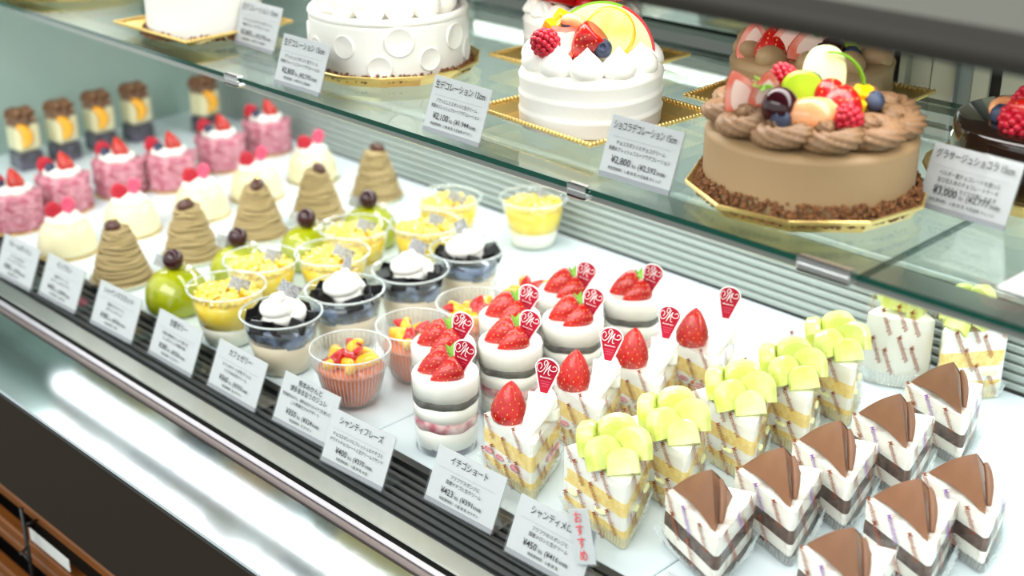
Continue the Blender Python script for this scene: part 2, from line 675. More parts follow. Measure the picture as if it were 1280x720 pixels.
for x, w, lab in ((-1.09, .022, 'small chrome shelf clip left of the plain white cake card'),
                  (-.646, .018, 'small chrome shelf clip under the chocolate decoration card'),
                  (-.432, .040, 'long chrome shelf clip at the joint of the glass panes')):
    b = MB()
    b.bbox(-w / 2, w / 2, -.004, .010, -.0035, .0, .001)
    b.bbox(-w / 2, w / 2, -.004, -.0008, -.0035, .0035, .001)
    b.bbox(-w / 2, w / 2, -.004, .003, .0061, .0075, .0006)
    b.bbox(-w / 2, w / 2, -.004, -.0008, .0030, .0075, .0006)
    o = b.build('shelf_clip', 'chrome', None, (x, .716, D + .2640))
    tag(o, lab, 'clip', 'shelf clips')

# things in the dark below the ledge
b = MB()
b.tube([(0, 0, -.16), (0, 0, .0)], .0022, 8)
b.tube([(0, 0, -.045), (.01, -.012, -.043), (.022, -.014, -.036), (.03, -.012, -.044)], .0016, 8)
b.tube([(0, .014, -.02), (0, 0, -.02)], .0016, 8)
o = b.build('wire_hook', 'black_metal', None, (-1.158, .474, D - .133))
tag(o, 'thin black wire hook hanging on the wooden slats', 'hook')
b = MB()
b.bbox(-.03, .03, -.0006, .0006, -.006, .006, .0003)
o = b.build('paper_strip', 'paper', None, (-1.115, .4860, D - .1335))
tag(o, 'narrow white paper strip on the upper wooden slat', 'paper')
b = MB()
b.bbox(-.04, .04, -.0006, .0006, -.007, .007, .0003)
o = b.build('paper_strip', 'paper', None, (-1.135, .4860, D - .176))
tag(o, 'white paper strip between the lower wooden slats behind the hook', 'paper')


# ------------------------------------------------------------------ price cards
def price_card(x, y, z, w, tilt, title, desc, price, price2, note, label, rz=0, h=.047, titles2=None):
    root = empty('price_card', (x, y, D + z), rz)
    tag(root, label, 'price card', 'price cards')
    T = Matrix.Rotation(R(-tilt), 4, 'X')        # leans back
    # the card is laid out in x (width) and z (up); front faces -y
    b = MB()
    b.box(-w / 2, w / 2, .0002, .0012, .0045, h, 0, T)
    b.build('card', 'paper', root, label='white printed card')
    b = MB()
    b.box(-w / 2 - .0008, w / 2 + .0008, -.0012, .0, .0, h + .0008, 0, T)
    b.box(-w / 2 - .0008, w / 2 + .0008, .0016, .0026, .0, h * .96, 0, T)
    b.box(-w / 2, w / 2, .0, .028, .0, .0012, 0)
    b.build('holder', 'acrylic', root, label='clear acrylic stand')
    b = MB()
    b.box(-w / 2, w / 2, -.0002, .0014, .0008, .0044, 0, T)
    b.build('holder_lip', 'ink_grey', root)
    F = T @ Matrix.Translation((0, -.0014, 0)) @ Matrix.Rotation(R(90), 4, 'X')
    b = MB()
    if titles2:
        write(b, titles2, 0, h * .855, h * .098, w * .42, 0, F)
        write(b, title, 0, h * .715, h * .098, w * .66, 0, F)
    else:
        tw = min(w * .88, w * .078 * len(title))
        write(b, title, 0, h * .80, h * .115, tw, 0, F)
    for k, s in enumerate(desc):
        wd = min(w * .86, w * .042 * len(s) + .004)
        write(b, s, 0, h * (.56 - .105 * k - (.0 if not titles2 else -.02)), h * .058, wd, 0, F)
    cx = -.36 * w if len(price) > 4 else -.30 * w
    for (txt, hh, ww, gap) in ((price, .118, .046 * len(price), .028), ('税込', .05, .055, .03), (price2, .092, .036 * len(price2), .012), ('本体価格)', .05, .115, 0)):
        write(b, txt, cx, h * .265, h * hh, w * ww, 0, F, 'L')
        cx += w * (ww + gap)
    write(b, note, 0, h * .155, h * .046, min(w * .8, w * .034 * len(note)), 0, F)
    b.build('lettering', 'ink', root, kind='stuff', label='black printed lettering')
    b = MB()
    b.box(-w * .42, w * .42, -.00145, -.0014, h * .675, h * .679, 0, T)
    if not titles2:
        b.build('rule', 'ink_grey', root)
    return root


lower = [
    (-1.388, .600, 'クレームダンジュ', ['フランス生まれの', 'クリームチーズのムース'], '¥385', '(¥356', '特定原材料：卵 乳',
     'price card at the far left of the front strip, blurred, before the cream domes'),
    (-1.300, .606, 'モンブラン', ['和栗のクリームと', '生クリームのモンブラン'], '¥420', '(¥389', '特定原材料：小麦 卵 乳',
     'price card in front of the chestnut cream cones'),
    (-1.193, .609, 'シャインマスカット', ['国産マスカットと', '白ワインのジュレ'], '¥385', '(¥356', '特定原材料：卵 乳',
     'price card in front of the green jelly domes'),
    (-1.087, .612, '甘夏ゼリー', ['甘夏の果肉をたっぷり使った', 'さっぱりとした季節の味'], '¥385', '(¥356', '特定原材料：乳 ゼラチン',
     'price card in front of the first yellow jelly cup'),
    (-.987, .615, 'カフェゼリー', ['カフェゼリーと牛乳プリンに', 'コクのある生クリーム'], '¥360', '(¥333', '特定原材料：乳 ゼラチン',
     'price card reading ¥360 in front of the coffee jelly cups'),
    (-.888, .620, '博多あまおうのジュレ', ['熊本産のみかん、博多あまおうのイチゴを使った', 'この季節だけのデザート'], '¥350', '(¥324',
     '特定原材料：乳 ゼラチン', 'price card with a two-line title reading ¥350 before the orange jelly cup'),
    (-.801, .608, 'シャンティフレーズ', ['チョコスポンジにフレッシュなイチゴと', 'ホワイトチョコレートと生クリームでサンド'], '¥400', '(¥370',
     '特定原材料：小麦 卵 乳 大豆', 'price card reading ¥400 and overhanging the steel trim'),
    (-.692, .629, 'イチゴショート', ['フワフワスポンジに', '国産イチゴと生クリーム'], '¥423', '(¥391',
     '特定原材料：小麦 卵 乳 ゼラチン', 'price card reading ¥423 in front of the strawberry shortcakes'),
    (-.593, .623, 'シャンティメロン', ['フワフワのスポンジと', '国産メロンと生クリーム'], '¥450', '(¥416', '特定原材料：小麦 卵 乳',
     'price card reading ¥450 in front of the melon slices'),
    (-.450, .623, 'ショコラ', ['チョコスポンジと', 'チョコクリーム'], '¥400', '(¥370', '特定原材料：小麦 卵 乳',
     'price card cut off by the bottom frame edge, before the chocolate slices'),
]
for i, (x, y, t, d, p, p2, nt_, lab) in enumerate(lower):
    price_card(x, y, 0 if y > .6 else 0, .076, 24, t, d, p, p2, nt_, lab, rz=R((2, 1, 2, 0, 0, 2, 3, 1.5, 1, 0)[i]), h=.0475,
               titles2='熊本みかんと' if i == 5 else None)
upper = [
    (-1.60, .735, 'ショコラデコレーション 12cm', ['チョコスポンジと', 'チョコクリーム'], '¥2,100', '(¥1,944', '特定原材料：小麦 卵 乳',
     'price card in the top left corner on the glass shelf', 0),
    (-1.163, .789, '生デコレーション 15cm', ['フワッとしたスポンジと生クリーム', '季節のフルーツでデコレーション'], '¥2,800', '(¥2,592',
     '特定原材料：小麦 卵 乳 大豆由来', 'blurred price card standing back on the shelf before the left white cake', 0),
    (-1.007, .7265, '生デコレーション 15cm', ['フワッとしたスポンジと生クリーム', '季節のフレッシュフルーツでデコレーション'], '¥2,800', '(¥2,592',
     '特定原材料：小麦 卵 乳 大豆由来', 'price card reading ¥2,800 at the shelf edge before the round-dotted white cake', 0),
    (-.798, .7255, '生デコレーション 12cm', ['フワッとしたスポンジと生クリーム', '季節のフレッシュフルーツでデコレーション'], '¥2,100', '(¥1,944',
     '特定原材料：小麦 卵 乳 大豆由来 ゼラチン', 'price card reading ¥2,100 left of the white fruit cake', -1),
    (-.618, .7435, 'ショコラデコレーション 15cm', ['チョコスポンジとチョコクリーム', '季節のフレッシュフルーツでデコレーション'], '¥2,800',
     '(¥2,592', '特定原材料：小麦 卵 乳 大豆由来 オレンジ', 'price card reading ¥2,800 left of the chocolate fruit cake', 0),
    (-.413, .851, 'グラサージュショコラ 15cm', ['ベルギー産チョコレートを使った', '甘さ控えめのチョコレートケーキ', 'なめらかなくちどけが楽しめます'],
     '¥3,000', '(¥2,777', '特定原材料：小麦 卵 乳 大豆由来 オレンジ', 'price card reading ¥3,000 before the dark glazed cake', -3),
]
for (x, y, t, d, p, p2, nt_, lab, rz) in upper:
    price_card(x, y, .27, .068, 20, t, d, p, p2, nt_, lab, rz=R(rz), h=.0475)
# small red recommendation tag leaning beside the melon card
root = empty('recommendation_tag', (-.548, .634, D), 0)
tag(root, 'small tilted white tag with red lettering beside the ¥450 card', 'tag')
T = Matrix.Translation((-.004, -.006, .024)) @ Matrix.Rotation(R(-12), 4, 'X') @ Matrix.Rotation(R(-24), 4, 'Y')
b = MB()
b.bbox(-.0095, .0095, .0, .0012, .0, .041, .0004, 0, T)
b.build('card', 'paper', root)
b = MB()
b.box(-.0105, .0105, -.0010, -.0002, -.001, .042, 0, T)
b.box(-.0105, .0105, .0014, .0022, -.001, .042, 0, T)
b.box(-.003, .001, -.0045, -.0035, .0, .030)
b.box(-.008, .006, -.0045, .006, .0, .001)
b.build('holder', 'acrylic', root)
F = T @ Matrix.Translation((0, -.0012, 0)) @ Matrix.Rotation(R(90), 4, 'X')
b = MB()
for k, ch in enumerate('おすすめ'):
    write(b, ch, 0, .0315 - k * .0093, .0070, .0072, 0, F)
b.build('lettering', 'red_ink', root, label='red printed lettering')


# ------------------------------------------------------------------ fruit
def straw_prof(h, r, n=14):
    # tip up: z from 0 (shoulder) to h (tip)
    out = [(1e-4, .06 * h)]
    for i in range(n + 1):
        t = i / n
        rr = r * (1 - t ** 1.75) ** .78 * (0.82 + .18 * math.sin(min(1, t * 3) * PI / 2))
        out.append((max(rr, 1e-4), h * t))
    return out


def straw_seeds(h, r, half=None):
    b = MB()
    pr = straw_prof(h, r)
    for ring in range(8):
        t = .1 + .8 * ring / 7
        idx = 1 + t * 14
        i = int(idx)
        rr = pr[i][0] + (pr[min(i + 1, 15)][0] - pr[i][0]) * (idx - i)
        n = max(4, int(13 * rr / r))
        for k in range(n):
            a = 2 * PI * k / n + ring * 2.39996
            if half is not None and math.sin(a) < .1:
                continue
            c = Vector((rr * math.cos(a), rr * math.sin(a), h * t))
            s = r * .040
            M = Matrix.Translation(c) @ Matrix.Rotation(a, 4, 'Z')
            b.add([(s * .4, 0, s * 1.7), (s * .4, 0, -s * 1.7), (s * .4, s, 0), (s * .4, -s, 0), (s * 1.0, 0, 0)],
                  [(0, 4, 2), (2, 4, 1), (1, 4, 3), (3, 4, 0)], 0, True, M)
    return b


def dimple(r):
    return lambda a, z: 1 + .018 * math.cos(13 * a + z * 900) * math.cos(z * 1400)


ST_H, ST_R = .030, .0135
b = MB()
b.lathe(straw_prof(ST_H, ST_R, 18), 40, rf=dimple(ST_R))
ME_ST = b.mesh('strawberry', 'strawberry')
ME_SEED = straw_seeds(ST_H, ST_R).mesh('strawberry_seeds', 'seed')
# half berry: cut face towards -y
b = MB()
pr = straw_prof(ST_H, ST_R, 16)
seg = 20
vs, fs = [], []
for (r, z) in pr:
    for k in range(seg + 1):
        a = PI * k / seg
        vs.append((r * math.cos(a), r * math.sin(a), z))
for i in range(len(pr) - 1):
    for k in range(seg):
        q = i * (seg + 1) + k
        fs.append((q, q + 1, q + seg + 2, q + seg + 1))
b.add(vs, fs, 0)
for (sc, y, m) in ((.985, -.0001, 1), (.62, -.0004, 2)):
    out = [(r * sc, y, ST_H * .45 + (z - ST_H * .45) * sc) for r, z in pr] + [(-r * sc, y, ST_H * .45 + (z - ST_H * .45) * sc) for r, z in pr[::-1]]
    b.add(out, [tuple(range(len(out)))], m, False)
ME_HALF = b.mesh('strawberry_half', ['strawberry', 'strawberry_flesh', 'strawberry_core'])
ME_HSEED = straw_seeds(ST_H, ST_R, 1).mesh('strawberry_half_seeds', 'seed')
# calyx
b = MB()
for k in range(6):
    a = k * PI / 3
    M = Matrix.Rotation(a, 4, 'Z')
    b.add([(0, -.0016, 0), (.006, -.0028, -.001), (.0115, 0, .002), (.006, .0028, -.001), (0, .0016, 0), (.006, 0, .0008)],
          [(0, 1, 5), (1, 2, 5), (2, 3, 5), (3, 4, 5), (4, 0, 5)], 0, False, M)
ME_CALYX = b.mesh('calyx', 'leaf')
# raspberry: drupelets round a hollow dome, tip up
b = MB()
for ring, (rr, z, n) in enumerate(((.0078, .002, 13), (.0082, .0055, 13), (.0072, .009, 11), (.0052, .012, 8), (.0025, .0142, 4))):
    for k in range(n):
        a = 2 * PI * (k + .5 * (ring % 2)) / n
        b.ball((rr * math.cos(a), rr * math.sin(a), z), .0024, 8, 5)
b.ball((0, 0, .007), (.007, .007, .007), 12, 8)
ME_RASP = b.mesh('raspberry', 'raspberry')
b = MB()
pr = [(1e-4, -.0066), (.003, -.006), (.0058, -.0032), (.0068, 0), (.0060, .0034), (.0040, .0056), (.0030, .0066), (.0024, .0064), (.0018, .0052), (1e-4, .0050)]
b.lathe(pr, 20, rf=lambda a, z: 1 + (.12 * math.cos(5 * a) if z > .006 else 0))
ME_BLUE = b.mesh('blueberry', 'blueberry')
b = MB()
b.ball((0, 0, 0), (.0098, .0098, .0105), 24, 16)
ME_GRAPE = b.mesh('grape', 'grape')


def crescent(R0, r, ang, seg=10, n=14, flat=1.25):
    b = MB()
    pts, rad = [], []
    for i in range(n + 1):
        t = i / n
        a = R(-ang) + 2 * R(ang) * t
        pts.append((R0 * math.sin(a), R0 * math.cos(a) - R0, 0))
        rad.append(max(r * math.sin(PI * (.04 + .92 * t)) ** .55, r * .08))
    b.tube(pts, rad, seg, flat=flat)
    return b


ME_SEGO = crescent(.012, .0058, 72).mesh('orange_segment', 'orange')
ME_SEGP = crescent(.013, .0066, 72).mesh('peach_segment', 'peach')
b = MB()
b.bbox(-.006, .006, -.005, .005, -.0045, .0045, .0012)
ME_MANGO = b.mesh('mango_cube', 'mango')


def half_disc(a, c, th, m_rim=1):
    """petal of melon: half-ellipse outline a wide, c tall, thickness th, bulging a little"""
    b = MB()
    n = 14
    out = [(a * math.cos(PI * k / n), c * math.sin(PI * k / n) ** .48) for k in range(n + 1)]
    lay = [(.90, -th / 2), (1.0, -th * .3), (1.0, th * .3), (.90, th / 2)]
    vs = []
    for sc, y in lay:
        vs += [(x * sc, y, z * sc + .001) for x, z in out]
    N = n + 1
    fs = []
    for i in range(3):
        for k in range(n):
            fs.append((i * N + k, i * N + k + 1, (i + 1) * N + k + 1, (i + 1) * N + k))
        fs.append((i * N + n, i * N, (i + 1) * N, (i + 1) * N + n))
    fs.append(tuple(range(N))[::-1])
    fs.append(tuple(3 * N + k for k in range(N)))
    b.add(vs, fs, 0, False)
    return b


ME_MELON = half_disc(.0150, .0235, .0125).mesh('melon_piece', 'melon')
ME_MELON_B = half_disc(.0125, .020, .0125).mesh('melon_piece', 'melon')
b = half_disc(.012, .019, .007)
ME_KIWI = b.mesh('kiwi_piece', 'kiwi')
# cream dollop
b = MB()
pr = [(1e-4, 0), (.012, .0), (.0152, .003), (.0160, .007), (.0146, .012), (.0110, .0165), (.0070, .0200), (.0036, .0232), (.0014, .0258), (1e-4, .027)]
b.lathe(pr, 28, rf=lambda a, z: 1 + .02 * math.cos(3 * a + z * 300))
ME_DOLLOP = b.mesh('cream_dollop', 'cream')


def rosette_mesh(name, m, r=.019, h=.022, k=7, tw=150, amp=.2, top=.25):
    b = MB()
    pr = []
    n = 16
    for i in range(n + 1):
        t = i / n
        rr = r * (1 - t ** 1.8) ** .6 * (.86 + .14 * min(1, t * 5)) if t < 1 else 1e-4
        pr.append((max(rr, 1e-4), h * t))
    b.lathe(pr, 84, rf=lambda a, z: 1 + amp * (abs(math.cos(k * a / 2 + z * tw)) ** .7 - .55))
    return b.mesh(name, m)


ME_CHOCROS = rosette_mesh('choc_rosette', 'choc_swirl')


def shell_swirl(name, m, L=.03, r=.0145):
    """piped shell: a fat ribbed rope curling over itself"""
    b = MB()
    pts, rad = [], []
    n = 44
    for i in range(n + 1):
        t = i / n
        a = t * 2 * PI * 1.5
        q = r * (1 - .72 * t)
        pts.append((q * math.cos(a), q * math.sin(a), .006 + .013 * t))
        rad.append(r * (.50 - .14 * t) * min(1, .4 + t * 6) * (1 if t < .94 else .6))
    # ribbed cross-section
    path = [Vector(p) for p in pts]
    seg = 56
    vs, fs = [], []
    for i, p in enumerate(path):
        tg = (path[min(i + 1, n)] - path[max(i - 1, 0)]).normalized()
        s = tg.cross(Vector((0, 0, 1))).normalized()
        u = s.cross(tg)
        for k in range(seg):
            a = 2 * PI * k / seg
            rr = rad[i] * (1 + .5 * (abs(math.cos(3.5 * a + i * .85)) ** .7 - .6))
            vs.append(p + s * rr * math.cos(a) + u * rr * math.sin(a))
    for i in range(n):
        for k in range(seg):
            k2 = (k + 1) % seg
            fs.append((i * seg + k, i * seg + k2, (i + 1) * seg + k2, (i + 1) * seg + k))
    fs.append(tuple(range(seg))[::-1])
    fs.append(tuple(n * seg + k for k in range(seg)))
    b.add(vs, fs, 0, True)
    return b.mesh(name, m)


ME_SHELL = shell_swirl('choc_shell', 'choc_swirl')


def orient(zd, yd):
    z = Vector(zd).normalized()
    x = Vector(yd).cross(z).normalized()
    y = z.cross(x)
    return Matrix((x, y, z)).transposed().to_euler()


def strawberry(parent, loc, rot=(0, 0, 0), s=1.0, half=False, calyx=False, seeds=True):
    o = put('strawberry', ME_HALF if half else ME_ST, parent, loc, rot, s)
    if seeds:
        put('seeds', ME_HSEED if half else ME_SEED, o, kind='stuff')
    if calyx:
        put('calyx', ME_CALYX, o, (0, 0, .0015), (PI, 0, 0), .95)
    return o


# ------------------------------------------------------------------ red picks with the script M
PW, PH = .0185, .030
def pick_outline(g):
    # fan: narrow foot at the bottom, wide rounded top
    pts = [(-.0030 - g, 0 - g), (.0030 + g, 0 - g), (PW / 2 + g, PH * .72)]
    for k in range(1, 12):
        a = PI * k / 12
        pts.append(((PW / 2 + g) * math.cos(a), PH * .72 + (PH * .28 + g) * math.sin(a) ** .9))
    pts.append((-PW / 2 - g, PH * .72))
    return pts


def flat_xz(b, pts, y0, y1, m, M=None):
    n = len(pts)
    vs = [(x, y0, z) for x, z in pts] + [(x, y1, z) for x, z in pts]
    fs = [tuple(range(n)), tuple(range(n, 2 * n))[::-1]] + [(k, n + k, n + (k + 1) % n, (k + 1) % n) for k in range(n)]
    b.add(vs, fs, m, False, M)


b = MB()
flat_xz(b, pick_outline(.0011), 0, .0006, 0)
flat_xz(b, [(-.0010, -.016), (.0010, -.016), (.0016, 0), (-.0016, 0)], .0001, .0005, 0)
ME_PICKB = b.mesh('pick_border', 'pick_white')
b = MB()
flat_xz(b, pick_outline(0), -.0003, .0, 0)
ME_PICKR = b.mesh('pick_face', 'pick_red')
b = MB()
for st in ([(.22, .55), (.28, .68), (.19, .80), (.07, .70), (.08, .50), (.21, .40), (.35, .50), (.45, .72), (.52, .90), (.43, .96), (.36, .84), (.40, .72)],
           [(.57, .90), (.50, .62), (.40, .32)],
           [(.42, .40), (.55, .60), (.67, .80)],
           [(.67, .80), (.60, .52), (.61, .36), (.70, .34)],
           [(.62, .62), (.74, .54), (.90, .56), (.97, .68), (.87, .78), (.77, .70)]):
    pts = [((x - .52) * PW * .98, -.0005, PH * (.33 + .66 * y)) for x, y in st]
    b.tube(spline(pts, 5), .00034, 5, up=Vector((0, 1, 0)), flat=.4)
F = Matrix.Translation((0, -.0005, 0)) @ Matrix.Rotation(R(90), 4, 'X')
write(b, 'Mannekenpis', 0, PH * .44, .0016, .0095, 0, F)
ME_PICKM = b.mesh('pick_lettering', 'pick_white')
b = MB()
for k in range(3):
    ww = .0085 - k * .0014
    b.box(-ww / 2, ww / 2, -.0005, -.00035, PH * (.33 - .07 * k), PH * (.355 - .07 * k))
ME_PICKL = b.mesh('pick_small_print', 'pick_pink')


def pick(parent, loc, rz, lean=12):
    o = put('pick', ME_PICKB, parent, loc, (R(-4), R(lean), rz), label='red fan-shaped pick with white script letter')
    put('face', ME_PICKR, o)
    put('lettering', ME_PICKM, o)
    put('small_print', ME_PICKL, o)
    return o


# little printed silver film flag
b = MB()
b.box(-.0085, .0, -.0002, .0002, 0, .0095)
b.box(0, .0085, -.0002, .0002, 0, .0095, 0, Matrix.Rotation(R(35), 4, 'Z'))
ME_FLAG = b.mesh('film_flag', 'flag_silver')


def flag(parent, loc, rot):
    put('film_flag', ME_FLAG, parent, loc, rot, 1.35, label='small silver printed film flag')


# ------------------------------------------------------------------ cups
def cup_lathe(prof, seg=48, rf=None):
    b = MB()
    b.lathe(prof, seg, 0, rf=rf, caps=(True, False))
    return b


def swirl_cream(r=.024, h=.03, turns=2.2):
    b = MB()
    pts, rad = [], []
    n = 60
    for i in range(n + 1):
        t = i / n
        a = t * turns * 2 * PI
        q = r * .62 * (1 - t) ** .9
        pts.append((q * math.cos(a), q * math.sin(a), .006 + (h - .008) * t ** 1.1))
        rad.append(r * .37 * (1 - .66 * t) * min(1, .5 + t * 8))
    b.tube(pts, rad, 14)
    b.lathe([(1e-4, 0), (r * .75, .0), (r * .6, .007), (r * .24, h * .6), (1e-4, h * .68)], 20)
    return b


RB, RT, HC = .0265, .0385, .058      # tapered cup


def rad_at(z):
    return RB + (RT - RB) * z / HC


def make_taper_cup(root):
    prof = [(RB - .002, 0), (RB, .0015)] + [(rad_at(z), z) for z in (.015, .03, .045, HC - .002)] + \
           [(RT + .0014, HC - .0016), (RT + .0022, HC - .0004), (RT + .0018, HC + .0012), (RT + .0004, HC + .0016), (RT - .0008, HC + .0008)]
    cu = cup_lathe(prof).build('cup', 'cup_clear', root, label='clear plastic cup')
    b = MB()
    pts = [((RT + .0010) * math.cos(2 * PI * k / 48), (RT + .0010) * math.sin(2 * PI * k / 48), HC + .0006) for k in range(48)]
    b.tube(pts, .0011, 6, closed=True)
    b.build('rim', 'rim_clear', cu)


def layer(root, name, m, z0, z1, gap=.0012, top=None, wav=0):
    b = MB()
    pr = [(1e-4, z0), (rad_at(z0) - gap, z0), (rad_at((z0 + z1) / 2) - gap, (z0 + z1) / 2), (rad_at(z1) - gap, z1)]
    pr += top if top else [(1e-4, z1)]
    ph = random.uniform(0, 6)
    b.lathe(pr, 40, zf=(lambda a, r: wav * math.sin(3 * a + ph) if r > .02 else 0) if wav else None)
    return b.build(name, m, root)


# yellow citrus jelly
def make_yellow():
    root = empty('yellow_jelly_cup')
    make_taper_cup(root)
    layer(root, 'panna_cotta', 'panna', .002, .021)
    layer(root, 'jelly', 'yellow_jelly', .0212, .0475)
    b = MB()
    random.seed(3)
    for k in range(190):
        a, q = random.uniform(0, 2 * PI), math.sqrt(random.random()) * (RT - .006)
        s = random.uniform(.0018, .0036)
        M = Matrix.Translation((q * math.cos(a), q * math.sin(a), .0475 + .006 * (1 - q / RT) + random.uniform(0, .003))) @ Euler(
            (random.uniform(0, 3), random.uniform(0, 3), random.uniform(0, 3))).to_matrix().to_4x4()
        b.bbox(-s, s, -s * .8, s * .8, -s * .7, s * .7, s * .3, 0, M)
    b.build('crushed_jelly', 'yellow_crush', root, kind='stuff', label='crushed yellow citrus jelly')
    flag(root, (.012, .004, .054), (R(-14), R(24), R(40)))
    return root


Y_SPOTS = [(-1.096, .691, .2), (-1.131, .758, .5), (-1.092, .822, -.2), (-1.134, .886, .1), (-1.088, .950, .4), (-1.133, 1.026, -.5), (-1.060, 1.096, .9)]
row(make_yellow(), Y_SPOTS, [
    'yellow citrus jelly cup nearest the front rail, beside the first coffee jelly',
    'yellow citrus jelly cup touching the green jelly with the second grape',
    'yellow citrus jelly cup right behind the second coffee jelly',
    'yellow citrus jelly cup in front of the rearmost green jelly dome',
    'yellow citrus jelly cup right behind the third coffee jelly',
    'yellow citrus jelly cup behind the rearmost coffee jelly, topped with white flags',
    'yellow citrus jelly cup standing alone by the ribbed back wall'], 'jelly cup', 'yellow citrus jelly cups')


# coffee jelly
def make_coffee():
    root = empty('coffee_jelly_cup')
    make_taper_cup(root)
    layer(root, 'milk_pudding', 'latte', .002, .0335)
    layer(root, 'coffee_jelly', 'coffee_layer_glints', .0325, .0505, gap=.0014, wav=.0016, top=[(.02, .050), (1e-4, .050)])
    random.seed(5)
    for k in range(8):
        a = k * 2 * PI / 8 + random.uniform(-.2, .2)
        q = .027
        b = MB()
        s = random.uniform(.0072, .0088)
        b.bbox(-s, s, -s, s, -s * .8, s * .8, .0008)
        b.build('jelly_cube', 'coffee_jelly', root, (q * math.cos(a), q * math.sin(a), .0515),
                (random.uniform(-.5, .5), random.uniform(-.5, .5), random.uniform(0, 3)))
    c = swirl_cream(.027, .031).build('whipped_cream', 'cream', root, (0, 0, .050), label='swirl of white whipped cream')
    flag(root, (.006, .004, .076), (R(-10), R(32), R(42)))
    return root


row(make_coffee(), [(-1.006, .692), (-1.006, .770, 1.0), (-.998, .850, .3), (-.998, .930, 2.0)], [
    'coffee jelly cup with whipped cream nearest its price card',
    'coffee jelly cup with whipped cream, second from the front in its row',
    'coffee jelly cup with whipped cream, third from the front in its row',
    'coffee jelly cup with whipped cream at the back of its row'], 'jelly cup', 'coffee jelly cups')


# orange and strawberry jelly in a fluted cup
def make_orange():
    root = empty('orange_jelly_cup')
    Rt, Rb, H = .0365, .0225, .056
    prof = [(1e-4, .0), (.014, .0), (.0195, .002), (Rb, .006), (.0258, .014), (.0285, .024), (.0305, .034), (.0312, .0385), (.0345, .040),
            (.0352, .046), (Rt - .0006, H - .002), (Rt + .001, H), (Rt, H + .001)]
    b = MB()
    b.lathe(prof, 216, 0, rf=lambda a, z: 1 + (.02 * math.cos(54 * a) if .004 < z < H - .003 else 0), caps=(False, False))
    cu = b.build('cup', 'fluted_clear', root, label='fluted clear plastic cup')
    b = MB()
    for k in range(54):
        a = 2 * PI * k / 54
        b.tube([((r * 1.012) * math.cos(a), (r * 1.012) * math.sin(a), z) for r, z in prof[3:12]], .00042, 4)
    b.build('flutes', 'rim_clear', cu, label='fine vertical flutes')
    b = MB()
    pts = [((Rt + .0004) * math.cos(2 * PI * k / 48), (Rt + .0004) * math.sin(2 * PI * k / 48), H + .0006) for k in range(48)]
    b.tube(pts, .0008, 6, closed=True)
    b.build('rim', 'rim_clear', cu)
    b = MB()
    b.lathe([(1e-4, .0015), (.013, .0015), (.0185, .004), (.0215, .008), (.0246, .015), (.0272, .024), (.0292, .034), (.0298, .038), (1e-4, .039)], 48)
    b.build('jelly', 'peach_jelly', root, label='peach-coloured jelly')
    random.seed(9)
    for k in range(6):
        a = k * 2 * PI / 6 + .3
        put('orange_segment', ME_SEGO, root, (.0165 * math.cos(a), .0165 * math.sin(a), .0440 + random.uniform(0, .004)),
            (random.uniform(-.5, .5), random.uniform(-.4, .4), a + random.uniform(-1, 1)), 1.0)
    for k in range(5):
        a = k * 2 * PI / 5 + .9
        q = .006 + .012 * (k % 2)
        put('strawberry_piece', ME_HALF, root, (q * math.cos(a), q * math.sin(a), .0455), (R(60) + random.uniform(-.6, .6), random.uniform(-.6, .6), a * 2.1),
            .56)
    return root


row(make_orange(), [(-.902, .693), (-.897, .767, .6), (-.895, .842, 1.4), (-.890, .915, 2.2)], [
    'fluted cup of orange jelly with fruit nearest the two-line price card',
    'fluted cup of orange jelly behind the first one, left of the strawberry verrines',
    'fluted cup of orange jelly, third from the front, half hidden by verrines',
    'fluted cup of orange jelly at the back of its row'], 'jelly cup', 'orange jelly cups')


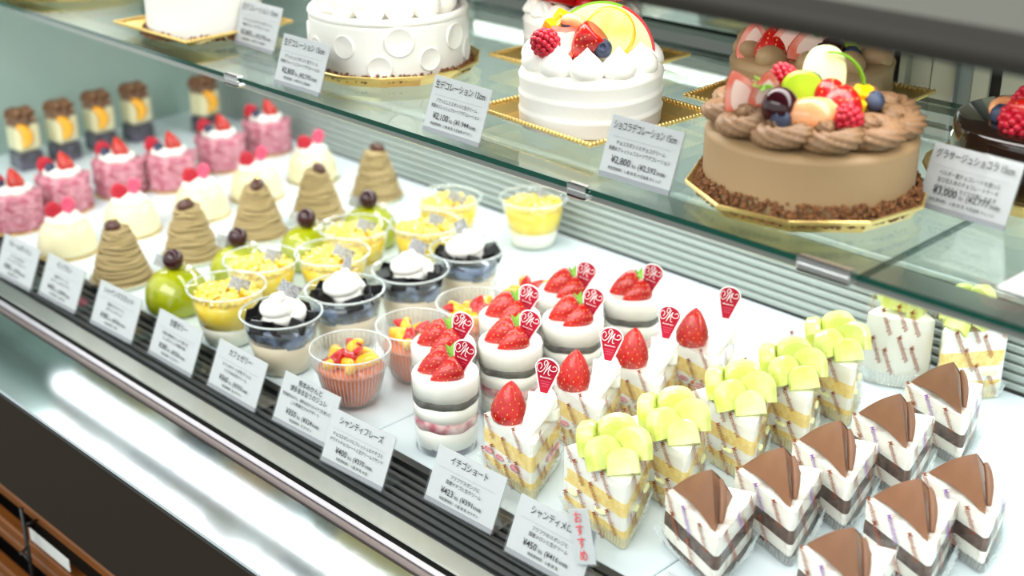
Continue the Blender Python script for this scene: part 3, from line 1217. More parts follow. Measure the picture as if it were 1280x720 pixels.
# strawberry verrine: layered cylinder
def make_verrine():
    root = empty('strawberry_verrine')
    r0, r1, H = .0268, .0300, .072

    def rz_(z):
        return r0 + (r1 - r0) * z / H

    def lay(name, m, z0, z1, d=0, wav=0, lab=None):
        b = MB()
        ph = random.uniform(0, 6)
        b.lathe([(1e-4, z0), (rz_(z0) - .0008 + d, z0), (rz_(z1) - .0008 + d, z1), (1e-4, z1)], 48,
                rf=None, zf=(lambda a, r: wav * math.sin(4 * a + ph) + wav * .6 * math.sin(9 * a) if r > .01 else 0) if wav else None)
        return b.build(name, m, root, label=lab)
    lay('chocolate_foot', 'choc_foot', .0008, .0075, wav=.0012)
    lay('cream_layer', 'cream', .006, .0240)
    lay('strawberry_band', 'strawberry_layer', .0238, .0330, .0003, wav=.0008, lab='pink strawberry layer')
    lay('cream_layer', 'cream', .0320, .0465)
    lay('chocolate_band', 'choc_stripe', .0465, .0530, .0003, wav=.0006, lab='dark chocolate sponge layer')
    b = MB()
    rt = r1 - .0008
    b.lathe([(1e-4, .0525), (rz_(.0525) - .0008, .0525), (rt, H - .0035), (rt - .0008, H - .001), (rt - .003, H), (1e-4, H + .0004)], 48)
    b.build('cream_top', 'cream', root, label='smooth white cream top')
    b = MB()
    b.lathe([(rz_(0), 0), (rz_(.03), .03), (rz_(H) + .0003, H + .0015)], 48, caps=(True, False))
    b.build('film', 'film_clear', root, label='clear film sleeve')
    # cut berry: a half leaning on a slice
    Rv, Tv, Uv = Vector((.707, .707, 0)), Vector((.707, -.707, 0)), Vector((0, 0, 1))
    strawberry(root, Rv * .004 + Tv * .0 + Uv * (H + .0122), orient(-Rv * .90 + Tv * .22 - Uv * .34, Tv), 1.0)
    strawberry(root, Rv * .0125 + Tv * .0085 + Uv * (H + .0085), orient(-Rv * .84 + Tv * .42 - Uv * .30, Tv * .8 + Uv * .05 + Rv * .35), .92, half=True)
    put('calyx', ME_CALYX, root, Rv * .0065 + Uv * (H + .0175), (R(20), R(38), .4), .8, label='green strawberry leaves')
    pick(root, (.0155, .002, H + .003), R(28), 14)
    return root


V = [(-.784, .703), (-.826, .739), (-.787, .785), (-.827, .824), (-.780, .860), (-.827, .903), (-.778, .944)]
row(make_verrine(), V, [
    'layered strawberry verrine nearest the front, whole side in view',
    'layered strawberry verrine directly behind the frontmost one',
    'layered strawberry verrine behind the first shortcake',
    'layered strawberry verrine in the left file, beside the third orange jelly',
    'layered strawberry verrine behind the second shortcake',
    'layered strawberry verrine at the back of the left file',
    'layered strawberry verrine at the back of the right file, nearest the back wall'], 'verrine', 'strawberry verrines', jitter=.05)


# ------------------------------------------------------------------ cake slices
WA = R(144)                  # direction of the slice's axis from its tip
HALF = R(28)


def wedge_poly(L, half, rtip=.003, grow=0):
    """tip near the origin, arc at distance L along +x"""
    pts = []
    g = grow
    for k in range(5):
        a = -PI / 2 - half + PI + (k - 2) / 4 * 0  # placeholder keeps the tip rounded below
    tipc = (rtip / math.sin(half), 0)
    for k in range(7):
        a = PI - (PI / 2 - half) + (PI - 2 * half) * k / 6
        pts.append((tipc[0] + (rtip + g) * math.cos(a), tipc[1] + (rtip + g) * math.sin(a)))
    n1 = 5
    e = (L * math.cos(half), -L * math.sin(half))
    # lower side
    s = pts[-1]
    nn = (math.sin(half) * -1 * 0, 0)
    for k in range(1, n1):
        t = k / n1
        pts.append((s[0] + (e[0] + g * .2 - s[0]) * t, s[1] + (e[1] - g - s[1]) * t))
    for k in range(9):
        a = -half + 2 * half * k / 8
        pts.append(((L + g) * math.cos(a), (L + g) * math.sin(a) + (-g * .6 if k == 0 else g * .6 if k == 8 else 0)))
    s2 = pts[0]
    e2 = pts[-1]
    for k in range(1, n1):
        t = k / n1
        pts.append((e2[0] + (s2[0] - e2[0]) * t, e2[1] + (s2[1] - e2[1]) * t))
    return pts


def shift(poly, L):
    return poly


def film_wall(b, poly, z0, z1, m=0, dip=0):
    n = len(poly)
    vs = [(x, y, z0) for x, y in poly] + [(x, y, z1) for x, y in poly]
    b.add(vs, [(k, (k + 1) % n, n + (k + 1) % n, n + k) for k in range(n)], m, False)


def side_text(b, L, half, sign, spots, g, m=0, size=.0064, length=.0215, ang=-56):
    """film print on a cut side; spots = (distance from tip, height)"""
    for i, (d, z) in enumerate(spots):
        # side plane: origin at the tip, u along the side outwards, w up, normal outwards
        u = Vector((math.cos(half), sign * math.sin(half), 0))
        nrm = Vector((-math.sin(half), sign * math.cos(half), 0))
        if sign > 0:
            ux = -u
        else:
            ux = u
        P = u * d + nrm * (g + .0004) + Vector((0, 0, z))
        M = Matrix(((ux.x, 0, nrm.x, P.x), (ux.y, 0, nrm.y, P.y), (0, 1, 0, P.z), (0, 0, 0, 1)))
        M = M @ Matrix.Rotation(R(ang), 4, 'Z')
        write(b, 'Mannekenpis', 0, -size / 2, size, length, m if not hasattr(m, '__len__') else m[i % len(m)], M)


# facing: with the axis at 144 deg the side with sign +1 looks to the front-left... (both cut sides are seen)
SLICE_SPOTS_A = [(.014, .020), (.020, .050), (.030, .010), (.034, .034), (.040, .057), (.048, .020), (.056, .045), (.064, .012), (.066, .060)]


def pleats(b, L, half, z1, flare, m=0):
    base = wedge_poly(L, half, .003, .0008)
    # resample the outline finely and pleat it
    P = []
    n = len(base)
    for i in range(n):
        p, q = base[i], base[(i + 1) % n]
        d = math.hypot(q[0] - p[0], q[1] - p[1])
        k = max(1, int(d / .0016))
        for j in range(k):
            P.append((p[0] + (q[0] - p[0]) * j / k, p[1] + (q[1] - p[1]) * j / k))
    cx, cy = L * .62, 0
    vs = []
    for i, (x, y) in enumerate(P):
        vs.append((x, y, .0004))
    for i, (x, y) in enumerate(P):
        l = math.hypot(x - cx, y - cy)
        f = flare + (.0022 if i % 2 else -.0012) + random.uniform(-.0008, .0008)
        vs.append((x + (x - cx) / l * f, y + (y - cy) / l * f, z1 + random.uniform(-.0015, .0015)))
    n = len(P)
    b.add(vs, [(k, (k + 1) % n, n + (k + 1) % n, n + k) for k in range(n)], m, False)
    b.add([(x, y, .0004) for x, y in P], [tuple(range(n))], m, False)


def make_slice(name, L, layers, top_z, film_h, ink, foil_m='film_doily', spots=SLICE_SPOTS_A, flare=.004, foil_h=.013):
    root = empty(name)
    poly = wedge_poly(L, HALF)
    for (nm, m, z0, z1, d, lab) in layers:
        b = MB()
        b.prism(wedge_poly(L, HALF, .003, d), z0, z1, 0, jit=.0003)
        b.build(nm, m, root, label=lab)
    b = MB()
    film_wall(b, wedge_poly(L, HALF, .003, .0015), .002, film_h)
    f = b.build('film', 'film_clear', root, label='clear printed film wrap')
    b = MB()
    rsp = [(d + random.uniform(-.002, .002), z) for d, z in spots if z < film_h - .006]
    side_text(b, L, HALF, 1, rsp, .0015, ink)
    side_text(b, L, HALF, -1, [(d, z * .98 + .002) for d, z in rsp], .0015, ink)
    b.build('film_print', ['brown_ink', 'purple_ink'], f, label='brown printed lettering')
    b = MB()
    pleats(b, L, HALF, foil_h, flare)
    b.build('pleated_case', foil_m, root, label='pleated clear base case')
    return root


def fruit_bits(root, L, z0, z1, m, n, seed):
    random.seed(seed)
    for k in range(n):
        sign = 1 if k % 2 else -1
        d = random.uniform(.02, L * .9)
        u = Vector((math.cos(HALF), sign * math.sin(HALF), 0)) * d
        b = MB()
        b.ball((0, 0, 0), (random.uniform(.004, .007), .003, random.uniform(.002, .0032)), 10, 6)
        b.build('fruit_slice', m, root, (u.x, u.y, (z0 + z1) / 2), (0, 0, sign * HALF))


def make_shortcake():
    L = .068
    root = make_slice('strawberry_shortcake', L, [
        ('sponge_layer', 'sponge', .001, .0150, 0, 'yellow sponge layer'), ('cream_layer', 'cream', .0150, .0260, -.0003, None),
        ('sponge_layer', 'sponge', .0260, .0400, 0, 'yellow sponge layer'), ('cream_layer', 'cream', .0400, .0455, -.0002, None),
        ('cream_top', 'cream', .0455, .0520, .0003, 'white cream top')], .052, .062, 0)
    fruit_bits(root, L, .015, .026, 'strawberry_layer', 7, 2)
    # standing strawberry at the outer left corner, cream ruffle behind the tip, pick in the cream
    strawberry(root, (.050, .0135, .0515), (R(4), R(-4), .4), 1.2)
    b = MB()
    pts = spline([(.020, .004, .0510), (.024, -.002, .0590), (.031, -.009, .0680), (.038, -.014, .0775)], 5)
    n = len(pts)
    b.tube(pts, [.0045 + .0085 * (i / (n - 1)) ** .8 for i in range(n)], 20, flat=.62)
    pts = spline([(.046, -.018, .0525), (.047, -.019, .0620), (.046, -.018, .0710), (.043, -.016, .0765)], 5)
    b.tube(pts, [.0105 - .0018 * i / 15 for i in range(len(pts))], 16, flat=.8)
    b.build('cream_ruffle', 'cream', root, label='folded white cream ruffle')
    pick(root, (.040, -.015, .0790), R(30) - WA, 6)
    return root


random.seed(11)
S_SPOTS = [(-.664, .687), (-.665, .769), (-.658, .838), (-.646, .910)]
row(make_shortcake(), S_SPOTS, [
    'strawberry shortcake slice nearest the ¥423 price card',
    'strawberry shortcake slice, second from the front, behind the first melon slice',
    'strawberry shortcake slice, third from the front, behind the second melon slice',
    'strawberry shortcake slice at the back of its row, pick against the back wall'], 'cake slice', 'strawberry shortcake slices', rz=WA, jitter=.03)


def melon_layers():
    return [('sponge_layer', 'sponge', .001, .0160, 0, 'yellow sponge layer'), ('cream_layer', 'cream', .0160, .0280, -.0003, None),
            ('sponge_layer', 'sponge', .0280, .0410, 0, 'yellow sponge layer'), ('cream_layer', 'cream', .0410, .0500, -.0002, None),
            ('cream_top', 'cream', .0500, .0580, .0003, 'white cream top')]


def cream_back(root, L, z1):
    b = MB()
    n = 12
    out = [((L + .0011) * math.cos(-HALF + 2 * HALF * k / n), (L + .0011) * math.sin(-HALF + 2 * HALF * k / n)) for k in range(n + 1)]
    inn = [((L - .003) * math.cos(HALF - 2 * HALF * k / n), (L - .003) * math.sin(HALF - 2 * HALF * k / n)) for k in range(n + 1)]
    b.prism(out + inn, .001, z1)
    b.build('cream_coat', 'cream', root, label='cream-coated back')
    b = MB()
    for (y, z) in ((-.022, .030), (-.008, .022), (.006, .034), (.020, .026), (-.014, .055), (.002, .060), (.016, .056)):
        x = math.sqrt((L + .0022) ** 2 - y * y)
        M = Matrix.Translation((x, y, z)) @ Matrix.Rotation(math.atan2(y, x), 4, 'Z') @ Matrix(((0, 0, 1, 0), (1, 0, 0, 0), (0, 1, 0, 0), (0, 0, 0, 1))) @ Matrix.Rotation(R(-60), 4, 'Z')
        write(b, 'Mannekenpis', 0, -.003, .0062, .0235, 0, M)
    b.build('film_print', 'brown_ink', root, label='brown printed lettering')


def make_melon(L=.074, film_h=.074):
    root = make_slice('melon_cake_slice', L, melon_layers(), .058, film_h, 0)
    fruit_bits(root, L, .016, .028, 'melon_pale', 7, 4)
    cream_back(root, L, .0578)
    for (me, x, y, z, rx, ry, rz_, s) in ((ME_MELON, .030, .009, .0565, -30, 10, -PI / 2 + .55, 1.08), (ME_MELON, .038, -.013, .0575, -22, -16, -PI / 2 - .75, 1.1),
                                          (ME_MELON_B, .018, -.002, .0560, -40, -8, -PI / 2 - .2, 1.05), (ME_MELON, .053, .016, .058, -14, 14, -PI / 2 + 1.1, 1.08),
                                          (ME_MELON, .055, -.006, .061, -6, -6, -PI / 2 - .1, 1.12)):
        put('melon_piece', me, root, (x, y, z), (R(rx), R(ry), rz_), s)
    return root


random.seed(13)
M_SPOTS = [(-.565, .687), (-.561, .755), (-.552, .832), (-.546, .902), (-.549, .975)]
mel = make_melon()
mels = row(mel, M_SPOTS + [(-.592, 1.130, R(-62)), (-.520, 1.072, R(83))], [
    'melon cake slice nearest the red-lettered tag',
    'melon cake slice, second from the front, beside the first chocolate slices',
    'melon cake slice in the middle of its row',
    'melon cake slice, fourth from the front',
    'melon cake slice, fifth from the front, just before the pale ones by the wall',
    'tall melon cake slice by the back wall showing its white cream back',
    'melon cake slice at the far right back, layered side to the viewer above silver foil'], 'cake slice', 'melon cake slices', rz=WA, jitter=.02)
for q in mels[5:]:
    q.scale = (.86, .86, 1.22)


def make_choc():
    L = .072
    random.seed(21)
    root = make_slice('chocolate_cake_slice', L, [
        ('sponge_layer', 'choc_sponge', .001, .0085, 0, 'dark chocolate sponge layer'), ('cream_layer', 'marbled_cream', .0085, .0190, -.0004, None),
        ('sponge_layer', 'choc_sponge', .0190, .0310, 0, 'dark chocolate sponge layer'), ('cream_layer', 'cream', .0310, .0360, -.0003, None),
        ('cream_top', 'marbled_cream', .0360, .0480, .0005, 'white cream top')], .048, .054, (0, 0, 1),
        spots=[(.018, .040), (.030, .018), (.038, .042), (.052, .028), (.062, .044)], flare=.007, foil_h=.014)
    # draped chocolate sheet: a bent three-sided tent with a curl
    b = MB()
    P = Vector((.041, .003, .0815))
    A = Vector((.068, .0285, .0485))
    B_ = Vector((.009, .0015, .0480))
    C = Vector((.058, -.0160, .0485))

    def face(P, Q, S, sag, n=8):
        vs, fs, ix = [], [], {}
        for i in range(n + 1):
            for j in range(i + 1):
                t = i / n
                s = j / i if i else 0
                p = P + (Q + (S - Q) * s - P) * t
                p = p + Vector((0, 0, -sag * math.sin(PI * t) * .6 - sag * 1.2 * math.sin(PI * s) * t * (1 - t * .2)))
                ix[i, j] = len(vs)
                vs.append(p)
        for i in range(n):
            for j in range(i + 1):
                fs.append((ix[i, j], ix[i + 1, j], ix[i + 1, j + 1]))
                if j < i:
                    fs.append((ix[i, j], ix[i + 1, j + 1], ix[i, j + 1]))
        return vs, fs
    for (q, s, sg) in ((A, B_, -.0050), (B_, C, -.001), (C, A, -.004)):
        vs, fs = face(P, q, s, sg)
        b.add(vs, fs, 0, True)
        b.add([v + Vector((0, 0, -.0012)) for v in vs], [f[::-1] for f in fs], 0, True)
    curl = spline([(.018, -.0035, .0500), (.026, -.0050, .0600), (.033, -.0050, .0690), (.038, -.0035, .0755)], 5)
    b.tube(curl, [.0016, .002, .0024, .0027, .003, .0032, .0034, .0034, .0033, .0032, .003, .0028, .0025, .0022, .0018, .0014][:len(curl)], 10)
    b.build('chocolate_sheet', 'milk_choc', root, label='milk chocolate sheet draped to a point')
    return root


random.seed(17)
C_SPOTS = [(-.483, .692), (-.463, .758), (-.457, .823), (-.447, .896), (-.444, .980), (-.368, .700), (-.368, .790), (-.356, .852)]
row(make_choc(), C_SPOTS, [
    'chocolate cake slice nearest the front rail beside the first melon slice',
    'chocolate cake slice, second from the front in the left row',
    'chocolate cake slice, third from the front in the left row',
    'chocolate cake slice, fourth from the front in the left row',
    'chocolate cake slice at the back of the left row, below the silver foil',
    'chocolate cake slice cut off by the bottom edge of the picture',
    'chocolate cake slice in the middle of the right row',
    'chocolate cake slice at the back of the right row, near the right frame edge'], 'cake slice', 'chocolate cake slices', rz=R(133), jitter=.03)


# ------------------------------------------------------------------ small domes and cones on the left
def pleated_disc(root, r, name='paper_case', m='paper_cup', h=.006):
    b = MB()
    b.lathe([(1e-4, .0004), (r * .93, .0004), (r * 1.0, .003), (r * 1.07, h)], 96, rf=lambda a, z: 1 + (.018 * math.cos(32 * a) if z > .001 else 0), caps=(False, False))
    return b.build(name, m, root)


def gold_disc(root, r):
    b = MB()
    b.lathe([(1e-4, 0), (r, 0), (r + .0004, .0008), (r, .0014), (1e-4, .0014)], 40)
    return b.build('gold_board', 'gold_card', root)


def make_mont():
    root = empty('mont_blanc')
    random.seed(31)
    pleated_disc(root, .0335)
    b = MB()
    H, r0, r1 = .066, .0318, .0138

    def rr(t):
        return r0 + (r1 - r0) * t ** 1.2
    n = 17
    b.lathe([(1e-4, .002), (r0 - .003, .002)] + [(rr(k / 8) - .0038, .004 + (H - .006) * k / 8) for k in range(1, 9)] + [(1e-4, H - .001)], 32)
    for k in range(n):
        t = (k + .3) / n
        z = .0045 + (H - .006) * t
        tx, ty = random.uniform(-.0016, .0016), random.uniform(-.0016, .0016)
        ph = random.uniform(0, 6)
        pts = []
        for j in range(40):
            a = 2 * PI * j / 40
            q = rr(t) - .0014 + .0006 * math.sin(5 * a + ph)
            pts.append((q * math.cos(a), q * math.sin(a), z + tx * math.cos(a) + ty * math.sin(a) + .0007 * math.sin(3 * a + ph)))
        b.tube(pts, .0021 - .0004 * t, 8, closed=True)
    b.build('chestnut_cream', 'chestnut_cream', root, label='piped strands of chestnut cream')
    b = MB()
    b.ball((0, 0, 0), (.0105, .0078, .0068), 16, 10)
    b.build('chestnut', 'chestnut', root, (-.001, -.004, H + .001), (R(20), R(-12), .3), label='candied chestnut piece')
    b = MB()
    b.add([(-.003, -.002, .001), (.003, -.003, .0), (.004, .002, .002), (-.001, .003, .0015)], [(0, 1, 2, 3)], 0, False)
    b.build('gold_leaf', 'gold_leaf', root, (.001, -.002, H + .0068))
    return root


row(make_mont(), [(-1.305, .690), (-1.309, .783, .8), (-1.311, .879, 1.7), (-1.306, .965, 2.6), (-1.314, 1.066, 3.5)], [
    f'mont blanc cone of chestnut cream, {ORD[k]} of five' if k < 4 else 'rearmost mont blanc cone, by the ribbed back wall' for k in range(5)],
    'mont blanc', 'mont blanc cones')


def make_dome():
    root = empty('cheese_dome')
    random.seed(33)
    gold_disc(root, .0355)
    b = MB()
    b.lathe([(.034, .0015), (.0342, .006), (.0330, .014), (.0305, .024), (.0275, .032), (.0235, .0365), (.018, .0385), (1e-4, .039)], 40)
    b.build('mousse', 'pale_mousse', root, label='pale yellow cheese mousse')
    b = MB()
    for k in range(7):
        a = 2 * PI * k / 7
        b.ball((.0135 * math.cos(a), .0135 * math.sin(a), .0405 + random.uniform(-.001, .001)), (.0085, .0085, .0062), 12, 8)
    b.ball((0, 0, .044), (.015, .015, .008), 16, 8)
    b.build('whipped_cream', 'cream_rough', root, label='ruffled white cream')
    put('raspberry', ME_RASP, root, (-.003, -.007, .046), (R(20), R(-14), 0), 1.02)
    b = MB()
    pts = []
    for k in range(20):
        a = 2 * PI * k / 20
        pts.append((.0062 * math.sin(a), 0, .008 + .0078 * math.cos(a) - .003 * abs(math.sin(a / 2 + PI / 2)) * 0))
    b.tube(pts, .0022, 8, closed=True)
    flat_xz(b, [(-.0022, -.008), (.0022, -.008), (.006, .006), (.004, .012), (0, .0135), (-.004, .012), (-.006, .006)], -.0005, .0005, 0)
    b.build('heart_pick', 'heart_pink', root, (.009, .001, .052), (0, R(14), R(40)), label='pink rounded pick')
    return root


row(make_dome(), [(-1.431, .692), (-1.436, .780, .1), (-1.424, .872, -.1), (-1.431, .961, .2), (-1.436, 1.056, .3)], [
    'pale cheese dome with cream and raspberry nearest its price card',
    'pale cheese dome with raspberry, second from the front in its row',
    'pale cheese dome with raspberry in the middle of its row',
    'pale cheese dome with raspberry, fourth from the front in its row',
    'rearmost pale cheese dome with a round pink pick above the raspberry'], 'dessert dome', 'pale cheese domes')


def make_pink():
    root = empty('pink_mousse_cake')
    random.seed(35)
    gold_disc(root, .0345)
    b = MB()
    pr = [(.0305, .0015)] + [(.0315, .006), (.0318, .018), (.0315, .030), (.0308, .040), (.0288, .0445), (.02, .046), (1e-4, .0465)]
    b.lathe(pr, 48, rf=lambda a, z: 1 + .02 * math.sin(9 * a + z * 500) * math.sin(z * 700 + 3 * a))
    m = b.build('mousse', 'pink_crumb', root, label='pink crumb-coated mousse')
    b = MB()
    for k in range(260):
        a, z = random.uniform(0, 2 * PI), random.uniform(.003, .044)
        s = random.uniform(.0012, .0026)
        M = Matrix.Translation((.0316 * math.cos(a), .0316 * math.sin(a), z)) @ Euler((random.uniform(0, 3), random.uniform(0, 3), 0)).to_matrix().to_4x4()
        b.box(-s, s, -s, s, -s * .6, s * .6, 0, M)
    b.build('crumbs', 'pink_crumb', m, kind='stuff')
    b = MB()
    for k in range(6):
        a = 2 * PI * k / 6
        b.ball((.013 * math.cos(a), .013 * math.sin(a), .049), (.0105, .0105, .0075), 14, 8)
    b.ball((0, 0, .052), (.012, .012, .008), 14, 8)
    b.build('whipped_cream', 'cream', root)
    put('raspberry', ME_RASP, root, (-.017, -.009, .050), (R(10), R(-24), 0), 1.05)
    put('blueberry', ME_BLUE, root, (-.002, -.014, .0565), (R(30), 0, 0), 1.0)
    strawberry(root, (.009, .003, .052), orient((-.35, -.1, .9), (.75, -.5, .1)), .85, half=True)
    return root


row(make_pink(), [(-1.549, .688), (-1.566, .763, .1), (-1.571, .844, -.1), (-1.545, .905, .15), (-1.565, .997, 0), (-1.580, 1.086, .1)], [
    'pink crumbed mousse cake with berries at the left frame edge',
    'pink crumbed mousse cake with berries, second from the front',
    'pink crumbed mousse cake with berries, third from the front',
    'pink crumbed mousse cake with berries, fourth from the front',
    'pink crumbed mousse cake with berries, fifth from the front',
    'pink crumbed mousse cake with berries, rearmost of six'], 'mousse cake', 'pink mousse cakes')


def make_green():
    root = empty('green_jelly_dome')
    random.seed(37)
    pleated_disc(root, .030, 'film_case', 'film_doily', .004)
    b = MB()
    b.lathe([(1e-4, .001), (.0300, .001), (.0330, .006), (.0340, .014), (.0328, .023), (.0290, .0325), (.0225, .040), (.0140, .0448), (1e-4, .0470)], 48)
    b.build('jelly', 'green_jelly', root, label='glossy yellow-green jelly dome')
    put('grape', ME_GRAPE, root, (.001, -.001, .0565), (0, 0, 0), 1.12, label='dark purple grape')
    flag(root, (-.014, -.006, .044), (R(-16), R(18), R(30)))
    for k, (x, y) in enumerate(((-.006, .012), (.012, .010))):
        b = MB()
        b.bbox(-.003, .003, -.003, .003, -.003, .003, .001)
        b.build('jelly_cube', 'panna', root, (x, y, .047), (.3, .4, k))
    return root


row(make_green(), [(-1.198, .694), (-1.203, .778, .3), (-1.197, .868, -.3), (-1.197, .958, .2)], [
    'yellow-green jelly dome topped by a dark grape, frontmost of four',
    'yellow-green jelly dome mostly hidden behind a yellow jelly cup, second of four',
    'yellow-green jelly dome with a dark grape, third from the front',
    'yellow-green jelly dome with a dark grape, rearmost of four'], 'jelly dome', 'green jelly domes')


def make_crumble():
    root = empty('crumble_cake')
    random.seed(39)
    b = MB()
    b.bbox(-.0175, .0175, -.0185, .0185, .0, .026, .004)
    b.build('dark_base', 'choc_foot', root, label='dark chocolate base')
    b = MB()
    b.bbox(-.017, .017, -.018, .018, .0255, .066, .006)
    b.build('cream_block', 'pale_mousse', root, label='cream-coloured block')
    b = MB()
    for k in range(150):
        s = random.uniform(.002, .0045)
        M = Matrix.Translation((random.uniform(-.014, .014), random.uniform(-.015, .015), .0640 + random.uniform(0, .016))) @ Euler(
            (random.uniform(0, 3), random.uniform(0, 3), 0)).to_matrix().to_4x4()
        b.box(-s, s, -s, s, -s, s, 0, M)
    b.build('crumble', 'brown_crumb', root, kind='stuff', label='brown crumble topping')
    put('orange_slice', ME_SEGO, root, (.021, -.004, .052), (R(90), R(78), R(60)), 1.3)
    b = MB()
    film_wall(b, [(-.0185, -.0195), (.0185, -.0195), (.0185, .0195), (-.0185, .0195)], .0, .074)
    b.build('film', 'film_clear', root)
    return root


row(make_crumble(), [(-1.752, .806), (-1.750, .862, .1), (-1.757, .923, 0), (-1.757, .983, .05), (-1.720, 1.076, .2)], [
    'tall cream block cake with brown crumble, nearest the left frame edge',
    'tall cream block cake with brown crumble, second along the end panel',
    'tall cream block cake with brown crumble, third along the end panel',
    'tall cream block cake with brown crumble, fourth along the end panel',
    'tall cream block cake with brown crumble standing apart in the far back corner'], 'crumble cake', 'crumble block cakes')


# ------------------------------------------------------------------ whole cakes on the glass shelf
ZS = .27


def square_tray(x, y, s, rz, label):
    root = empty('gold_tray', (x, y, D + ZS), rz)
    tag(root, label, 'cake tray', 'gold cake trays')
    b = MB()
    h = .011
    i = s - .012
    vs = [(-i, -i, .004), (i, -i, .004), (i, i, .004), (-i, i, .004), (-s, -s, h), (s, -s, h), (s, s, h), (-s, s, h)]
    b.add(vs, [(0, 1, 2, 3)] + [(k, (k + 1) % 4, 4 + (k + 1) % 4, 4 + k) for k in range(4)], 0, False)
    b.build('tray', 'gold', root)
    b = MB()
    n = 34
    for k in range(4):
        M = Matrix.Rotation(k * PI / 2, 4, 'Z')
        for j in range(n):
            b.ball((-s + 2 * s * j / n, -s, h + .0008), .0022, 6, 4, 0, M)
    b.build('beaded_rim', 'gold', root, kind='stuff')
    b = MB()
    q = s - .014
    vs = [(-q * .96, -q * .96, 0), (q * .96, -q * .96, 0), (q * .96, q * .96, 0), (-q * .96, q * .96, 0), (-q, -q, .0038), (q, -q, .0038), (q, q, .0038), (-q, q, .0038)]
    b.add(vs, [(k, (k + 1) % 4, 4 + (k + 1) % 4, 4 + k) for k in range(4)] + [(0, 3, 2, 1)], 0, False)
    b.build('clear_foot', 'acrylic', root)
    return root


def poly_board(x, y, r, seg, rz, label):
    root = empty('gold_board', (x, y, D + ZS), rz)
    tag(root, label, 'cake board', 'gold cake boards')
    b = MB()
    b.lathe([(r * .90, .0), (r * .93, .004), (r * .965, .0075), (r * .985, .0075), (r, .0105), (r * .985, .0112), (r * .95, .0085), (r * .90, .005), (r * .86, .0045), (1e-4, .0045)],
            seg, smooth=False, caps=(True, False))
    b.build('board', 'gold', root)
    return root


def crumb_ring(root, r, n, z, seed, m='nut_crumb', h=.010):
    random.seed(seed)
    b = MB()
    for k in range(n):
        a = random.uniform(0, 2 * PI)
        t = random.random() ** 1.6
        s = random.uniform(.0007, .0016)
        q = r + .004 * (1 - t) + random.uniform(-.001, .002)
        M = Matrix.Translation((q * math.cos(a), q * math.sin(a), z + h * t)) @ Euler((random.uniform(0, 3), random.uniform(0, 3), 0)).to_matrix().to_4x4()
        b.box(-s, s, -s, s, -s * .7, s * .7, 0, M)
    b.build('crumb_ring', m, root, kind='stuff', label='ring of brown nut crumbs')


def cake_body(root, r, h, m, ridges=0, z0=.0, name='body'):
    b = MB()
    pr = [(1e-4, z0), (r * .985, z0)]
    n = 24
    for k in range(n + 1):
        t = k / n
        dr = 0
        if ridges:
            ph = (t * ridges) % 1
            dr = .0016 * (ph ** 2) - .0006
        pr.append((r + dr, z0 + .001 + (h - .005) * t))
    pr += [(r - .0012, z0 + h - .002), (r - .004, z0 + h), (1e-4, z0 + h)]
    b.lathe(pr, 72, zf=(lambda a, q: .0016 * math.sin(a + 1) + .0008 * math.sin(3 * a) if q > r * .9 else 0) if ridges else None)
    return b.build(name, m, root)


TRAY_Z = .0042
# white fruit cake
square_tray(-.746, .842, .070, R(-4), 'square gold tray with beaded rim under the white fruit cake')
wc = empty('white_fruit_cake', (-.745, .838, D + ZS + TRAY_Z))
tag(wc, 'small round white cream cake piled with fruit and a big melon slice', 'cake', 'whole cakes')
HW = .0485
cake_body(wc, .0600, HW, 'cream', ridges=3)
for k in range(11):
    a = R(-52.6) + 2 * PI * k / 11
    put('cream_dollop', ME_DOLLOP, wc, (.0455 * math.cos(a), .0455 * math.sin(a), HW - .001), (0, 0, a), .92)
zf = HW + .004
b = MB()
b.ball((.0, -.004, HW), (.033, .033, .018), 24, 10)
b.build('cream_mound', 'cream', wc)
put('raspberry', ME_RASP, wc, (-.0080, -.0430, .0690), (R(50), R(-30), R(30)), 1.2)
strawberry(wc, (.0020, -.0340, .0860), orient((.25, -.2, -.95), (-.5, .6, .2)), 1.0, half=True)
strawberry(wc, (.0250, -.0220, .0830), orient((-.55, -.35, -.75), (.6, -.6, .3)), 1.05)
put('blueberry', ME_BLUE, wc, (.0310, -.0220, .0700), (R(70), 0, R(45)), 1.15)
put('blueberry', ME_BLUE, wc, (.0, -.0280, .0850), (R(30), 0, 0), 1.0)
put('peach_segment', ME_SEGP, wc, (.0070, -.0220, .0840), (R(60), R(50), .8), 1.1)
for k, p in enumerate(((-.0180, -.0280, .0800), (-.0130, -.0210, .0870), (-.0200, -.0240, .0740), (-.0100, -.0290, .0800))):
    put('mango_cube', ME_MANGO, wc, p, (.3 * k, .5, k), 1.15)
# large melon slice with rind, standing; orange round in front of it
b = MB()
n = 30
ro, ri = .047, .0435
th = .0045
arc = [(-.5 * PI + .02 + (PI - .04) * k / n) for k in range(n + 1)]


def fan(b, r, m, y0, y1, a0, a1, r0=0.0):
    n = 24
    vs = []
    for y in (y0, y1):
        for k in range(n + 1):
            a = a0 + (a1 - a0) * k / n
            vs.append((r * math.cos(a), y, r * math.sin(a)))
        for k in range(n + 1):
            a = a0 + (a1 - a0) * k / n
            vs.append((r0 * math.cos(a), y, r0 * math.sin(a)))
    N = n + 1
    fs = []
    for k in range(n):
        fs.append((k, N + k, N + k + 1, k + 1))
        fs.append((2 * N + k, 2 * N + k + 1, 3 * N + k + 1, 3 * N + k))
        fs.append((k, k + 1, 2 * N + k + 1, 2 * N + k))
        fs.append((N + k, 3 * N + k, 3 * N + k + 1, N + k + 1))
    fs += [(0, 2 * N, 3 * N, N), (n, N + n, 3 * N + n, 2 * N + n)]
    b.add(vs, fs, m, False)


